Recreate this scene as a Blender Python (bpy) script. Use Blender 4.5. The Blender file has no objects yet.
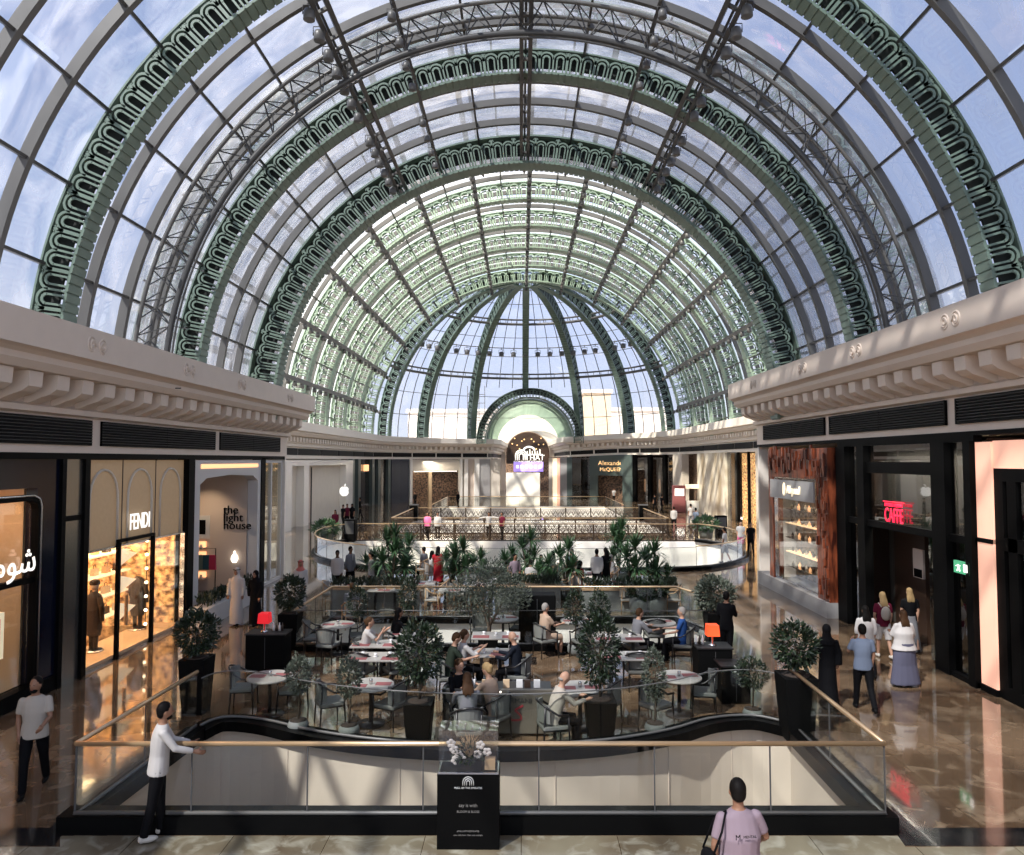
import bpy, math, random
from mathutils import Vector, Matrix
random.seed(7)
PI = math.pi
C = bpy.context.scene.collection
sc = bpy.context.scene
V = Vector
R = math.radians

# ---------------------------------------------------------------- camera
F = 720.0
VPX, VPY = 521.0, 460.0
EYE = 5.1
cam_d = bpy.data.cameras.new('camera'); cam = bpy.data.objects.new('camera', cam_d); C.objects.link(cam)
cam_d.sensor_width = 36; cam_d.lens = 36 * F / 1024; cam_d.clip_end = 2000
cam.location = (0, 0, EYE)
cam.rotation_euler = (PI/2 + math.atan((VPY-427.5)/F), 0, math.atan((VPX-512)/F))
sc.camera = cam
RM = cam.rotation_euler.to_matrix()
def ray(px, py): return RM @ V(((px-512)/F, -(py-427.5)/F, -1))
def G(px, py, z=0.0):
    d = ray(px, py); t = (z-EYE)/d.z
    return V((d.x*t, d.y*t, z))
def AY(px, y, py=460):            # point at depth y
    d = ray(px, py); t = y/d.y
    return V((d.x*t, y, EYE+d.z*t))
def AX(px, x, py=460):            # point at lateral x
    d = ray(px, py); t = x/d.x
    return V((x, d.y*t, EYE+d.z*t))

# ---------------------------------------------------------------- materials
MAT = {}
def mat(name, col, rough=.5, metal=0, spec=.5, emit=None, es=0, coat=0, bump=0, bscale=20, var=0, vscale=6, trans=0, sheen=0):
    m = bpy.data.materials.new(name); m.use_nodes = True
    nt = m.node_tree; b = nt.nodes['Principled BSDF']
    b.inputs['Base Color'].default_value = (*col, 1); b.inputs['Roughness'].default_value = rough
    b.inputs['Metallic'].default_value = metal; b.inputs['Specular IOR Level'].default_value = spec
    b.inputs['Coat Weight'].default_value = coat
    b.inputs['Transmission Weight'].default_value = trans
    if emit: b.inputs['Emission Color'].default_value = (*emit, 1); b.inputs['Emission Strength'].default_value = es
    if var or bump:
        tc = nt.nodes.new('ShaderNodeTexCoord'); nz = nt.nodes.new('ShaderNodeTexNoise')
        nz.inputs['Scale'].default_value = vscale; nz.inputs['Detail'].default_value = 4
        nt.links.new(tc.outputs['Object'], nz.inputs['Vector'])
        if var:
            mx = nt.nodes.new('ShaderNodeMix'); mx.data_type = 'RGBA'
            mx.inputs[6].default_value = (*[c*(1-var) for c in col], 1); mx.inputs[7].default_value = (*[min(1, c*(1+var)) for c in col], 1)
            nt.links.new(nz.outputs['Fac'], mx.inputs[0]); nt.links.new(mx.outputs[2], b.inputs['Base Color'])
        if bump:
            n2 = nt.nodes.new('ShaderNodeTexNoise'); n2.inputs['Scale'].default_value = bscale
            nt.links.new(tc.outputs['Object'], n2.inputs['Vector'])
            bp = nt.nodes.new('ShaderNodeBump'); bp.inputs['Strength'].default_value = bump; bp.inputs['Distance'].default_value = .02
            nt.links.new(n2.outputs['Fac'], bp.inputs['Height']); nt.links.new(bp.outputs['Normal'], b.inputs['Normal'])
    MAT[name] = m
    return m
def glow(name, col, s, var=0, vscale=2):
    m = mat(name, col, emit=col, es=s)
    if var:
        nt = m.node_tree; b = nt.nodes['Principled BSDF']
        tc = nt.nodes.new('ShaderNodeTexCoord'); nz = nt.nodes.new('ShaderNodeTexNoise'); nz.inputs['Scale'].default_value = vscale
        mp = nt.nodes.new('ShaderNodeMapRange'); mp.inputs[1].default_value = .3; mp.inputs[2].default_value = .7
        mp.inputs[3].default_value = s*(1-var); mp.inputs[4].default_value = s*(1+var)
        nt.links.new(tc.outputs['Object'], nz.inputs['Vector']); nt.links.new(nz.outputs['Fac'], mp.inputs[0])
        nt.links.new(mp.outputs[0], b.inputs['Emission Strength'])
    return m
def glassm(name, tint, gl=.06, rough=.02, grime=0, gcol=(.8,.85,.95), scale=(1,1,1)):
    """thin glass: tinted see-through plus a fresnel reflection; grime = share of pale translucent film"""
    m = bpy.data.materials.new(name); m.use_nodes = True; nt = m.node_tree; nt.nodes.clear()
    out = nt.nodes.new('ShaderNodeOutputMaterial'); tr = nt.nodes.new('ShaderNodeBsdfTransparent'); tr.inputs[0].default_value = (*tint, 1)
    gs = nt.nodes.new('ShaderNodeBsdfGlossy'); gs.inputs['Roughness'].default_value = rough; gs.inputs[0].default_value = (1,1,1,1)
    lw = nt.nodes.new('ShaderNodeLayerWeight'); lw.inputs[0].default_value = .5
    mr = nt.nodes.new('ShaderNodeMapRange'); mr.inputs[1].default_value = 0; mr.inputs[2].default_value = 1
    mr.inputs[3].default_value = gl; mr.inputs[4].default_value = min(1, gl+.45)
    pw = nt.nodes.new('ShaderNodeMath'); pw.operation = 'POWER'; pw.inputs[1].default_value = 2.5
    nt.links.new(lw.outputs['Facing'], pw.inputs[0]); nt.links.new(pw.outputs[0], mr.inputs[0])
    mx = nt.nodes.new('ShaderNodeMixShader'); nt.links.new(mr.outputs[0], mx.inputs[0])
    src = tr.outputs[0]
    if grime:
        tl = nt.nodes.new('ShaderNodeBsdfTranslucent'); tl.inputs[0].default_value = (*gcol, 1)
        df = nt.nodes.new('ShaderNodeBsdfDiffuse'); df.inputs[0].default_value = (*gcol, 1)
        ms = nt.nodes.new('ShaderNodeMixShader'); ms.inputs[0].default_value = .4
        nt.links.new(tl.outputs[0], ms.inputs[1]); nt.links.new(df.outputs[0], ms.inputs[2])
        tc = nt.nodes.new('ShaderNodeTexCoord'); mp = nt.nodes.new('ShaderNodeMapping'); mp.inputs['Scale'].default_value = scale
        nz = nt.nodes.new('ShaderNodeTexNoise'); nz.inputs['Scale'].default_value = 1; nz.inputs['Detail'].default_value = 5; nz.inputs['Distortion'].default_value = 1.2
        nt.links.new(tc.outputs['Object'], mp.inputs[0]); nt.links.new(mp.outputs[0], nz.inputs['Vector'])
        m2 = nt.nodes.new('ShaderNodeMapRange'); m2.inputs[1].default_value = .35; m2.inputs[2].default_value = .68
        m2.inputs[3].default_value = grime*.15; m2.inputs[4].default_value = min(1, grime*1.9)
        nt.links.new(nz.outputs['Fac'], m2.inputs[0])
        mg = nt.nodes.new('ShaderNodeMixShader'); nt.links.new(m2.outputs[0], mg.inputs[0])
        nt.links.new(tr.outputs[0], mg.inputs[1]); nt.links.new(ms.outputs[0], mg.inputs[2]); src = mg.outputs[0]
    nt.links.new(src, mx.inputs[1]); nt.links.new(gs.outputs[0], mx.inputs[2]); nt.links.new(mx.outputs[0], out.inputs[0])
    MAT[name] = m
    return m
def marble(name, c1, c2, c3, rough=.1, scale=.35, tile=1.6, joint=(.05,.04,.03)):
    m = bpy.data.materials.new(name); m.use_nodes = True; nt = m.node_tree; b = nt.nodes['Principled BSDF']
    tc = nt.nodes.new('ShaderNodeTexCoord')
    n1 = nt.nodes.new('ShaderNodeTexNoise'); n1.inputs['Scale'].default_value = scale; n1.inputs['Detail'].default_value = 8; n1.inputs['Distortion'].default_value = .7
    n2 = nt.nodes.new('ShaderNodeTexNoise'); n2.inputs['Scale'].default_value = scale*6; n2.inputs['Detail'].default_value = 6; n2.inputs['Distortion'].default_value = .9
    br = nt.nodes.new('ShaderNodeTexBrick'); br.offset = 0; br.inputs['Scale'].default_value = 1/tile
    br.inputs['Brick Width'].default_value = 1; br.inputs['Row Height'].default_value = 1; br.inputs['Mortar Size'].default_value = .004; br.inputs['Bias'].default_value = 0
    br.inputs['Color1'].default_value = (1,1,1,1); br.inputs['Color2'].default_value = (.78,.78,.78,1); br.inputs['Mortar'].default_value = (*[j*6 for j in joint],1)
    for n in (n1, n2, br): nt.links.new(tc.outputs['Object'], n.inputs['Vector'])
    r = nt.nodes.new('ShaderNodeValToRGB'); e = r.color_ramp.elements
    e[0].position = .38; e[0].color = (*c1,1); e[1].position = .62; e[1].color = (*c2,1)
    nt.links.new(n1.outputs['Fac'], r.inputs[0])
    r2 = nt.nodes.new('ShaderNodeValToRGB'); r2.color_ramp.elements[0].position = .5; r2.color_ramp.elements[1].position = .72
    r2.color_ramp.elements[0].color = (0,0,0,1)
    nt.links.new(n2.outputs['Fac'], r2.inputs[0])
    mx = nt.nodes.new('ShaderNodeMix'); mx.data_type = 'RGBA'; mx.inputs[7].default_value = (*c3,1)
    nt.links.new(r2.outputs[0], mx.inputs[0]); nt.links.new(r.outputs[0], mx.inputs[6])
    ml = nt.nodes.new('ShaderNodeMix'); ml.data_type = 'RGBA'; ml.blend_type = 'MULTIPLY'; ml.inputs[0].default_value = 1
    nt.links.new(mx.outputs[2], ml.inputs[6]); nt.links.new(br.outputs['Color'], ml.inputs[7])
    nt.links.new(ml.outputs[2], b.inputs['Base Color'])
    b.inputs['Roughness'].default_value = rough; b.inputs['Specular IOR Level'].default_value = 1.0; b.inputs['Coat Weight'].default_value = .35; b.inputs['Coat Roughness'].default_value = .03
    MAT[name] = m
    return m

# ---------------------------------------------------------------- mesh builder
class MB:
    def __init__(s): s.v = []; s.f = []; s.m = []; s.sm = []
    def add(s, vs, fs, m=0, sm=False):
        o = len(s.v); s.v += [tuple(p) for p in vs]
        for f in fs: s.f.append(tuple(i+o for i in f)); s.m.append(m); s.sm.append(sm)
    def box(s, x0, x1, y0, y1, z0, z1, m=0):
        s.add([(x,y,z) for z in (z0,z1) for y in (y0,y1) for x in (x0,x1)], [(0,2,3,1),(4,5,7,6),(0,1,5,4),(2,6,7,3),(0,4,6,2),(1,3,7,5)], m)
    def bar(s, p, q, w, h=None, up=(0,0,1), m=0):
        p, q = V(p), V(q); h = h or w; d = (q-p)
        if d.length < 1e-6: return
        d.normalize(); up = V(up)
        if abs(d.dot(up)) > .99: up = V((1,0,0)) if abs(d.x) < .9 else V((0,1,0))
        a = d.cross(up).normalized(); b = a.cross(d).normalized()
        c = [a*(w/2*i)+b*(h/2*j) for i, j in ((-1,-1),(1,-1),(1,1),(-1,1))]
        s.add([p+k for k in c]+[q+k for k in c], [(3,2,1,0),(4,5,6,7)]+[(i,(i+1)%4,(i+1)%4+4,i+4) for i in range(4)], m)
    def tube(s, pts, r, n=6, m=0, closed=False, sm=True, caps=True):
        pts = [V(p) for p in pts]; N = len(pts); rs = r if isinstance(r, (list,tuple)) else [r]*N
        a = None; vs = []
        for i, p in enumerate(pts):
            if closed: d = pts[(i+1)%N]-pts[i-1]
            else: d = pts[min(i+1,N-1)]-pts[max(i-1,0)]
            d.normalize()
            if a is None:
                a = d.orthogonal().normalized()
            else:
                a = (a-d*a.dot(d))
                if a.length < 1e-5: a = d.orthogonal()
                a.normalize()
            b = d.cross(a)
            for k in range(n):
                t = 2*PI*k/n; vs.append(p+(a*math.cos(t)+b*math.sin(t))*rs[i])
        fs = []
        for i in range(N if closed else N-1):
            j = (i+1) % N
            for k in range(n): fs.append((i*n+k, i*n+(k+1)%n, j*n+(k+1)%n, j*n+k))
        if caps and not closed: fs += [tuple(range(n))[::-1], tuple((N-1)*n+k for k in range(n))]
        s.add(vs, fs, m, sm)
    def lathe(s, prof, n=16, c=(0,0,0), m=0, sm=True, caps=True, ex=1, ey=1):
        c = V(c); vs = [c+V((r*ex*math.cos(2*PI*k/n), r*ey*math.sin(2*PI*k/n), z)) for r, z in prof for k in range(n)]
        N = len(prof); fs = [(i*n+k, i*n+(k+1)%n, (i+1)*n+(k+1)%n, (i+1)*n+k) for i in range(N-1) for k in range(n)]
        if caps: fs += [tuple(range(n))[::-1], tuple((N-1)*n+k for k in range(n))]
        s.add(vs, fs, m, sm)
    def ell(s, c, rx, ry, rz, nu=12, nv=8, m=0, rot=None):
        c = V(c); vs = [V((0,0,-1))]
        for j in range(1, nv):
            p = -PI/2+PI*j/nv
            vs += [V((math.cos(p)*math.cos(2*PI*k/nu), math.cos(p)*math.sin(2*PI*k/nu), math.sin(p))) for k in range(nu)]
        vs.append(V((0,0,1)))
        vs = [V((v.x*rx, v.y*ry, v.z*rz)) for v in vs]
        if rot is not None: vs = [rot @ v for v in vs]
        L = len(vs)-1; fs = [(0, 1+(k+1)%nu, 1+k) for k in range(nu)]
        for j in range(nv-2):
            for k in range(nu): fs.append((1+j*nu+k, 1+j*nu+(k+1)%nu, 1+(j+1)*nu+(k+1)%nu, 1+(j+1)*nu+k))
        o = 1+(nv-2)*nu; fs += [(o+k, o+(k+1)%nu, L) for k in range(nu)]
        s.add([v+c for v in vs], fs, m, True)
    def prism(s, poly, f0, f1, m=0):          # f0/f1 map (a,b)->3D for the two ends
        n = len(poly); s.add([f0(a,b) for a,b in poly]+[f1(a,b) for a,b in poly],
              [tuple(range(n))[::-1], tuple(range(n,2*n))]+[(i,(i+1)%n,(i+1)%n+n,i+n) for i in range(n)], m)
    def ribbon(s, fn, pts, hw, d0, d1, m=0):  # strip in (s,t) space, width 2hw, thickness d0..d1
        N = len(pts); vs = []
        for i, (a, b) in enumerate(pts):
            p0 = pts[max(i-1,0)]; p1 = pts[min(i+1,N-1)]
            dx, dy = p1[0]-p0[0], p1[1]-p0[1]; l = math.hypot(dx, dy) or 1
            nx, ny = -dy/l*hw, dx/l*hw
            for sx, d in ((1,d0),(-1,d0),(-1,d1),(1,d1)): vs.append(fn(a+nx*sx, b+ny*sx, d))
        fs = [(i*4+k, i*4+(k+1)%4, i*4+4+(k+1)%4, i*4+4+k) for i in range(N-1) for k in range(4)]
        s.add(vs, fs, m)
    def quad(s, a, b, c, d, m=0): s.add([a,b,c,d], [(0,1,2,3)], m)
    def mesh(s, name, mats):
        me = bpy.data.meshes.new(name); me.from_pydata(s.v, [], s.f)
        for k in (mats if isinstance(mats, (list,tuple)) else [mats]): me.materials.append(MAT[k] if isinstance(k, str) else k)
        me.polygons.foreach_set('material_index', s.m); me.polygons.foreach_set('use_smooth', s.sm); me.update()
        return me

def link(o, parent=None):
    C.objects.link(o)
    if parent: o.parent = parent
    return o
def tag(o, label=None, cat=None, group=None, kind=None):
    if label: o['label'] = label
    if cat: o['category'] = cat
    if group: o['group'] = group
    if kind: o['kind'] = kind
    return o
def fixn(o):
    import bmesh
    bm = bmesh.new(); bm.from_mesh(o.data); bmesh.ops.recalc_face_normals(bm, faces=bm.faces); bm.to_mesh(o.data); bm.free()
def obj(name, mb, mats, parent=None, bevel=0, fix=True, label=None):
    o = link(bpy.data.objects.new(name, mb.mesh(name, mats)), parent)
    if fix: fixn(o)
    if bevel:
        b = o.modifiers.new('bevel', 'BEVEL'); b.width = bevel; b.segments = 2; b.limit_method = 'ANGLE'
    if label: o['label'] = label
    return o
def struct(name, mb, mats, **k): return tag(obj(name, mb, mats, **k), kind='structure')
def thing(name, label, cat, loc=(0,0,0), rz=0, group=None):
    o = bpy.data.objects.new(name, None); o.location = loc; o.rotation_euler = (0,0,rz); link(o)
    return tag(o, label, cat, group)
def kids(o): return [c for c in C.objects if c.parent == o]
def dup(o, loc, rz=0, label=None, group=None, scale=None):
    r = o.copy(); link(r); r.location = loc; r.rotation_euler = (0,0,rz)
    if scale: r.scale = (scale,)*3
    if label: r['label'] = label
    if group: r['group'] = group
    for ch in kids(o):
        c = ch.copy(); link(c, r)
        for g in kids(ch): link(g.copy(), c)
    return r
def text(name, s, size, ext, m, parent=None, loc=(0,0,0), rot=(PI/2,0,0), align='CENTER', sx=1):
    cu = bpy.data.curves.new(name, 'FONT'); cu.body = s; cu.size = size; cu.extrude = ext; cu.align_x = align; cu.align_y = 'CENTER'
    cu.resolution_u = 3
    t = bpy.data.objects.new(name, cu); link(t)
    dg = bpy.context.evaluated_depsgraph_get(); me = bpy.data.meshes.new_from_object(t.evaluated_get(dg))
    bpy.data.objects.remove(t)
    me.materials.clear(); me.materials.append(MAT[m])
    o = bpy.data.objects.new(name, me); link(o, parent); o.location = loc; o.rotation_euler = rot; o.scale = (sx,1,1)
    return o
SC2 = bpy.data.scenes.new('work')
def remesh(mb, name, mats, parent, voxel=.015, smooth=4, label=None):
    me = mb.mesh('tmp', mats); o = bpy.data.objects.new(name, me); SC2.collection.objects.link(o)
    r = o.modifiers.new('r', 'REMESH'); r.mode = 'VOXEL'; r.voxel_size = voxel; r.use_smooth_shade = True
    s = o.modifiers.new('s', 'SMOOTH'); s.factor = .5; s.iterations = smooth
    vl = SC2.view_layers[0]; vl.update(); dg = vl.depsgraph; me2 = bpy.data.meshes.new_from_object(o.evaluated_get(dg))
    bpy.data.objects.remove(o); bpy.data.meshes.remove(me)
    me2.name = name
    o = link(bpy.data.objects.new(name, me2), parent)
    if label: o['label'] = label
    return o

# ---------------------------------------------------------------- material set
mat('plaster', (.66,.56,.47), .6, var=.05, vscale=3)
mat('plaster_white', (.78,.72,.64), .5, var=.04)
mat('black_vent', (.006,.006,.006), .6, spec=.2)
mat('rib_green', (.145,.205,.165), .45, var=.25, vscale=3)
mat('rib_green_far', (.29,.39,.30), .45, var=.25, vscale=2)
mat('rib_dark', (.012,.016,.014), .7)
mat('steel_grey', (.12,.118,.112), .45, metal=.1)
mat('steel_dark', (.06,.06,.06), .45)
mat('lamp_grey', (.12,.12,.12), .4)
mat('black', (.003,.003,.003), .4, spec=.06)
mat('black_matte', (.006,.006,.006), .8, spec=.1)
mat('kerb_black', (.003,.003,.003), .3, spec=.06)
mat('brass', (.62,.44,.26), .3, metal=.7)
mat('chrome', (.6,.6,.6), .2, metal=1)
mat('panel_beige', (.60,.52,.43), .35, var=.04, vscale=.5)
mat('white_gloss', (.80,.77,.71), .2, var=.03)
marble('floor_marble', (.10,.062,.036), (.21,.14,.085), (.29,.21,.135), rough=.07)
marble('floor_marble_pale', (.14,.105,.065), (.28,.25,.17), (.42,.40,.31), rough=.15, scale=.5, tile=1.3)
marble('floor_dark', (.010,.010,.011), (.022,.02,.02), (.04,.035,.03), rough=.12)
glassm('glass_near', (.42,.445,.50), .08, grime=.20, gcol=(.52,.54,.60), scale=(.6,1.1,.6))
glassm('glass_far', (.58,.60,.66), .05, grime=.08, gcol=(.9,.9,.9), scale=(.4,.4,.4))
glassm('glass_frit', (.92,.92,.90), .03, grime=.42, gcol=(.97,.95,.88), scale=(.2,3,.2))
glassm('glass_rail', (.95,.965,.945), .022)
glassm('glass_shop', (.93,.93,.91), .05)
glassm('glass_dark', (.42,.43,.45), .12)

# ---------------------------------------------------------------- sky and sun
w = bpy.data.worlds.new('world'); sc.world = w; w.use_nodes = True; nt = w.node_tree; nt.nodes.clear()
wo = nt.nodes.new('ShaderNodeOutputWorld'); bg = nt.nodes.new('ShaderNodeBackground'); tc = nt.nodes.new('ShaderNodeTexCoord')
sep = nt.nodes.new('ShaderNodeSeparateXYZ'); nt.links.new(tc.outputs['Generated'], sep.inputs[0])
gr = nt.nodes.new('ShaderNodeValToRGB'); e = gr.color_ramp.elements
e[0].position = 0; e[0].color = (.80,.84,.92,1); e[1].position = .8; e[1].color = (.40,.50,.80,1)
x = e.new(.25); x.color = (.56,.67,.93,1)
nt.links.new(sep.outputs['Z'], gr.inputs[0])
nz = nt.nodes.new('ShaderNodeTexNoise'); nz.inputs['Scale'].default_value = 2.6; nz.inputs['Detail'].default_value = 7; nz.inputs['Distortion'].default_value = .6
nt.links.new(tc.outputs['Generated'], nz.inputs['Vector'])
cr = nt.nodes.new('ShaderNodeValToRGB'); cr.color_ramp.elements[0].position = .50; cr.color_ramp.elements[1].position = .74
nt.links.new(nz.outputs['Fac'], cr.inputs[0])
mx = nt.nodes.new('ShaderNodeMix'); mx.data_type = 'RGBA'; mx.inputs[7].default_value = (.92,.94,1.0,1)
nt.links.new(cr.outputs[0], mx.inputs[0]); nt.links.new(gr.outputs[0], mx.inputs[6]); nt.links.new(mx.outputs[2], bg.inputs[0])
bg.inputs[1].default_value = SKY = 1.75
nt.links.new(bg.outputs[0], wo.inputs[0])
sl = bpy.data.lights.new('sun', 'SUN'); sl.energy = 16.0; sl.angle = R(1.0); sl.color = (1,.92,.80)
so = bpy.data.objects.new('sun', sl); link(so); so.location = (-30,-20,60)
so.rotation_euler = V((.42,.50,-.76)).to_track_quat('-Z','Y').to_euler()
sc.view_settings.view_transform = 'Standard'; sc.view_settings.look = 'None'; sc.view_settings.gamma = 1
sc.view_settings.use_curve_mapping = False; sc.view_settings.exposure = 0.0
cy = sc.cycles; cy.use_denoising = True; cy.transparent_max_bounces = 24; cy.max_bounces = 7; cy.diffuse_bounces = 5; cy.glossy_bounces = 4
cy.sample_clamp_indirect = 6; cy.caustics_reflective = False; cy.caustics_refractive = False

# ---------------------------------------------------------------- near gallery shell
YE = 31.5                       # where the near gallery opens into the rotunda
XC = 0.15; ZC = 7.03; RI, RO = 10.2, 10.92   # near vault
RX = .6                          # rotunda centre line
R2I, R2O = 16.9, 18.2; Z2C = 7.9; YA = 78.8   # rotunda vault and apse centre
def cornice(side, y0, y1, dz):
    """classical cornice running along y; side -1 left, +1 right"""
    nm = 'left' if side < 0 else 'right'
    a = lambda x: side*x
    prof = [(10.28,5.26),(10.28,6.08),(10.12,6.12),(10.12,6.24),(10.2,6.3),(10.2,6.8),(9.42,6.86),(9.3,7.0),(9.3,7.12),(9.2,7.18),(9.06,7.22),(9.06,7.88),(11.6,7.88),(11.6,5.26)]
    mb = MB(); mb.prism(prof, lambda p, q: V((a(p), y0, q+dz)), lambda p, q: V((a(p), y1, q+dz)))
    o = struct('wall_'+nm, mb, 'plaster')
    k = 0; y = y1-.35
    while y > 6:
        m = MB(); m.prism([(10.25,6.26),(10.08,6.28),(9.9,6.36),(9.66,6.44),(9.52,6.54),(9.5,6.84),(10.25,6.84)], lambda p, q: V((a(p), y-.4, q+dz)), lambda p, q: V((a(p), y, q+dz)))
        obj('cornice_bracket', m, 'plaster', o); y -= .85
    # vents
    for i, (ya, yb) in enumerate(((24.4,30.5),(17.45,24.0),(10.6,17.05))):
        t = thing('air_vent', ['black slatted air vent at the far end of the %s cornice','long black slatted air vent in the middle of the %s cornice','black slatted air vent at the near end of the %s cornice'][i] % nm, 'vent', (a(10.26),(ya+yb)/2,5.74+dz), 0, 'air vents in the cornices')
        L = (yb-ya)/2; f = MB(); s_ = MB(); g = MB()
        for (p0,p1,q0,q1) in ((-L,L,-.30,-.26),(-L,L,.26,.30),(-L,-L+.05,-.3,.3),(L-.05,L,-.3,.3)): f.box(-.05,.03,p0,p1,q0,q1)
        f.box(-.03,.03,-.02,.02,-.28,.28)
        for j in range(8):
            z = -.25+j*.068; s_.add([(side*.0,-L,z),(side*.0,L,z),(-side*.045,L,z+.022),(-side*.045,-L,z+.022),(side*.0,-L,z+.008),(side*.0,L,z+.008),(-side*.045,L,z+.03),(-side*.045,-L,z+.03)],
                    [(0,1,2,3),(4,5,6,7),(0,1,5,4),(2,3,7,6),(0,3,7,4),(1,2,6,5)])
        g.box(.0,.02,-L,L,-.28,.28)
        obj('frame', f, 'black', t); obj('louvre', s_, 'steel_dark', t); obj('backing', g, 'black_matte', t)
    # relief medallions in pairs
    for i, y in enumerate((28.1,23.2,19.5,15.2,11.6)):
        for j, dy in enumerate((-.2,.2)):
            m = MB(); cx = a(9.06)
            for r, q in ((.14,.025),(.055,.03)):
                m.tube([V((cx, y+dy+r*math.cos(t), 7.55+dz+r*1.1*math.sin(t))) for t in [2*PI*k/16 for k in range(16)]], q, 5, closed=True)
            m.tube([V((cx-side*.02, y+dy+(.12-.008*k)*math.cos(k*.5)*(-1 if j else 1), 7.50+dz+(.17-.012*k)*math.sin(k*.5))) for k in range(11)], .022, 5)
            o2 = obj('relief_medallion', m, 'plaster')
            tag(o2, 'pale scroll medallion on the %s cornice, %s of %s pair' % (nm, 'near one' if j==0 else 'far one', ['the farthest','the second farthest','the middle','the second nearest','the nearest'][i]), 'ornament', 'relief medallions on the cornices')
    return o
cornice(-1, -3, YE, 0.0); cornice(1, -3, YE, .5)

# floor with its openings -------------------------------------------------
def poly_obj(name, outer, holes, z, m, kind='structure', thick=0):
    cu = bpy.data.curves.new(name, 'CURVE'); cu.dimensions = '2D'; cu.fill_mode = 'BOTH'
    for pl in [outer]+holes:
        sp = cu.splines.new('POLY'); sp.points.add(len(pl)-1); sp.use_cyclic_u = True
        for i, p in enumerate(pl): sp.points[i].co = (p[0], p[1], 0, 1)
    cu.extrude = thick/2
    t = bpy.data.objects.new(name, cu); link(t); dg = bpy.context.evaluated_depsgraph_get()
    me = bpy.data.meshes.new_from_object(t.evaluated_get(dg)); bpy.data.objects.remove(t)
    me.materials.clear(); me.materials.append(MAT[m])
    o = bpy.data.objects.new(name, me); link(o); o.location.z = z-thick/2
    return tag(o, kind=kind)
def g2(*pp): return [G(x, y).to_2d() for x, y in pp]
def smooth_path(pts, n=6):
    pts = [V((p[0],p[1])) for p in pts]; out = []
    for i in range(len(pts)-1):
        p0 = pts[max(i-1,0)]; p1 = pts[i]; p2 = pts[i+1]; p3 = pts[min(i+2,len(pts)-1)]
        for k in range(n):
            t = k/n; out.append(.5*((2*p1)+(p2-p0)*t+(2*p0-5*p1+4*p2-p3)*t*t+(3*p1-p0-3*p2+p3)*t**3))
    out.append(pts[-1]); return out
# opening 1, right below the viewer
far1 = g2((196,738),(222,727),(262,729),(320,742),(400,752),(505,756),(600,751),(668,740),(710,728),(752,725),(790,733))
far1 = smooth_path(far1, 4)
near1 = g2((882,829),(74,829))
void1 = far1 + near1
# opening 2, narrow, behind the first terrace
void1b = g2((296,650),(706,650),(722,640),(676,622),(332,622)) 
# opening 3 up to the first bridge
yb1 = 45.6
L3 = [V((RX-11.2,yb1)), V((RX-12.2,43.5)), V((RX-12.1,40.5)), V((RX-11.2,37.6)), V((RX-9.4,35.2)), V((RX-7,33.8)), V((RX,33.2)), V((RX+6.6,33.6)), V((RX+9.2,35.0)), V((RX+10.9,37.4)), V((RX+11.6,40.4)), V((RX+11.4,43.5)), V((RX+10.4,yb1))]
void2 = smooth_path(L3, 4)
void3 = [V((RX-9.5,50.4)), V((RX+9.5,50.4)), V((RX+9.5,61)), V((RX-9.5,61))]
void4 = [V((RX-8.5,65)), V((RX+8.5,65)), V((RX+8.5,79)), V((RX-8.5,79))]
outer = [(-10.5,-3),(10.5,-3),(10.5,YE),(19,YE),(19,82),(15,96),(6,101),(6,135),(-5,135),(-5,101),(-14,96),(-18,82),(-18,YE),(-10.5,YE)]
poly_obj('floor', outer, [void1, void1b, void2, void3, void4], 0, 'floor_marble')
f2 = MB(); f2.box(-24,24,-3,110,-6.2,-6.0); struct('floor_lower', f2, 'floor_marble')
def wallstrip(name, path, z0, z1, m, closed=False):
    mb = MB(); n = len(path)
    for i in range(n if closed else n-1):
        p, q = path[i], path[(i+1)%n]; mb.quad((p[0],p[1],z0),(q[0],q[1],z0),(q[0],q[1],z1),(p[0],p[1],z1))
    return struct(name, mb, m)
def kerb(name, path, w=.3, h=.14, m='kerb_black', z=0):
    mb = MB(); n = len(path); P = [V((p[0],p[1])) for p in path]
    L = []; Rr = []
    for i in range(n):
        d = (P[min(i+1,n-1)]-P[max(i-1,0)]).normalized(); nn = V((-d.y,d.x))
        L.append(P[i]+nn*w/2); Rr.append(P[i]-nn*w/2)
    for i in range(n-1):
        a,b,c,d = L[i],L[i+1],Rr[i+1],Rr[i]
        vs = [(p.x,p.y,zz) for zz in (z-.02,z+h) for p in (a,b,c,d)]
        mb.add(vs, [(4,5,6,7),(0,1,5,4),(1,2,6,5),(2,3,7,6),(3,0,4,7)])
    return struct(name, mb, m)
wallstrip('wall_opening_far', far1, -6, 0, 'panel_beige')
side1 = [far1[0], near1[1], near1[0], far1[-1]]
wallstrip('wall_opening_near', side1, -6, 0, 'panel_beige')
kerb('trim_1', far1, .42, .16)
kerb('trim_2', [far1[0], near1[1]], .36, .2); kerb('trim_3', [near1[1]+V((-.15,0)), near1[0]+V((.15,0))], .34, .24); kerb('trim_4', [near1[0], far1[-1]], .36, .2)
jm = MB()
for i in range(4, len(far1)-4, 6):                       # panel joints on the far wall
    p, q = far1[i], far1[i+1]; d = (q-p).normalized(); n_ = V((d.y,-d.x))
    if n_.y > 0: n_ = -n_
    jm.bar((p.x+n_.x*.01,p.y+n_.y*.01,-.1),(p.x+n_.x*.01,p.y+n_.y*.01,-5.9),.014,.012)
struct('trim_5', jm, 'plaster')
wallstrip('wall_opening_small', void1b+[void1b[0]], -6, 0, 'white_gloss'); kerb('trim_6', void1b+[void1b[0]], .3, .14)
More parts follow.
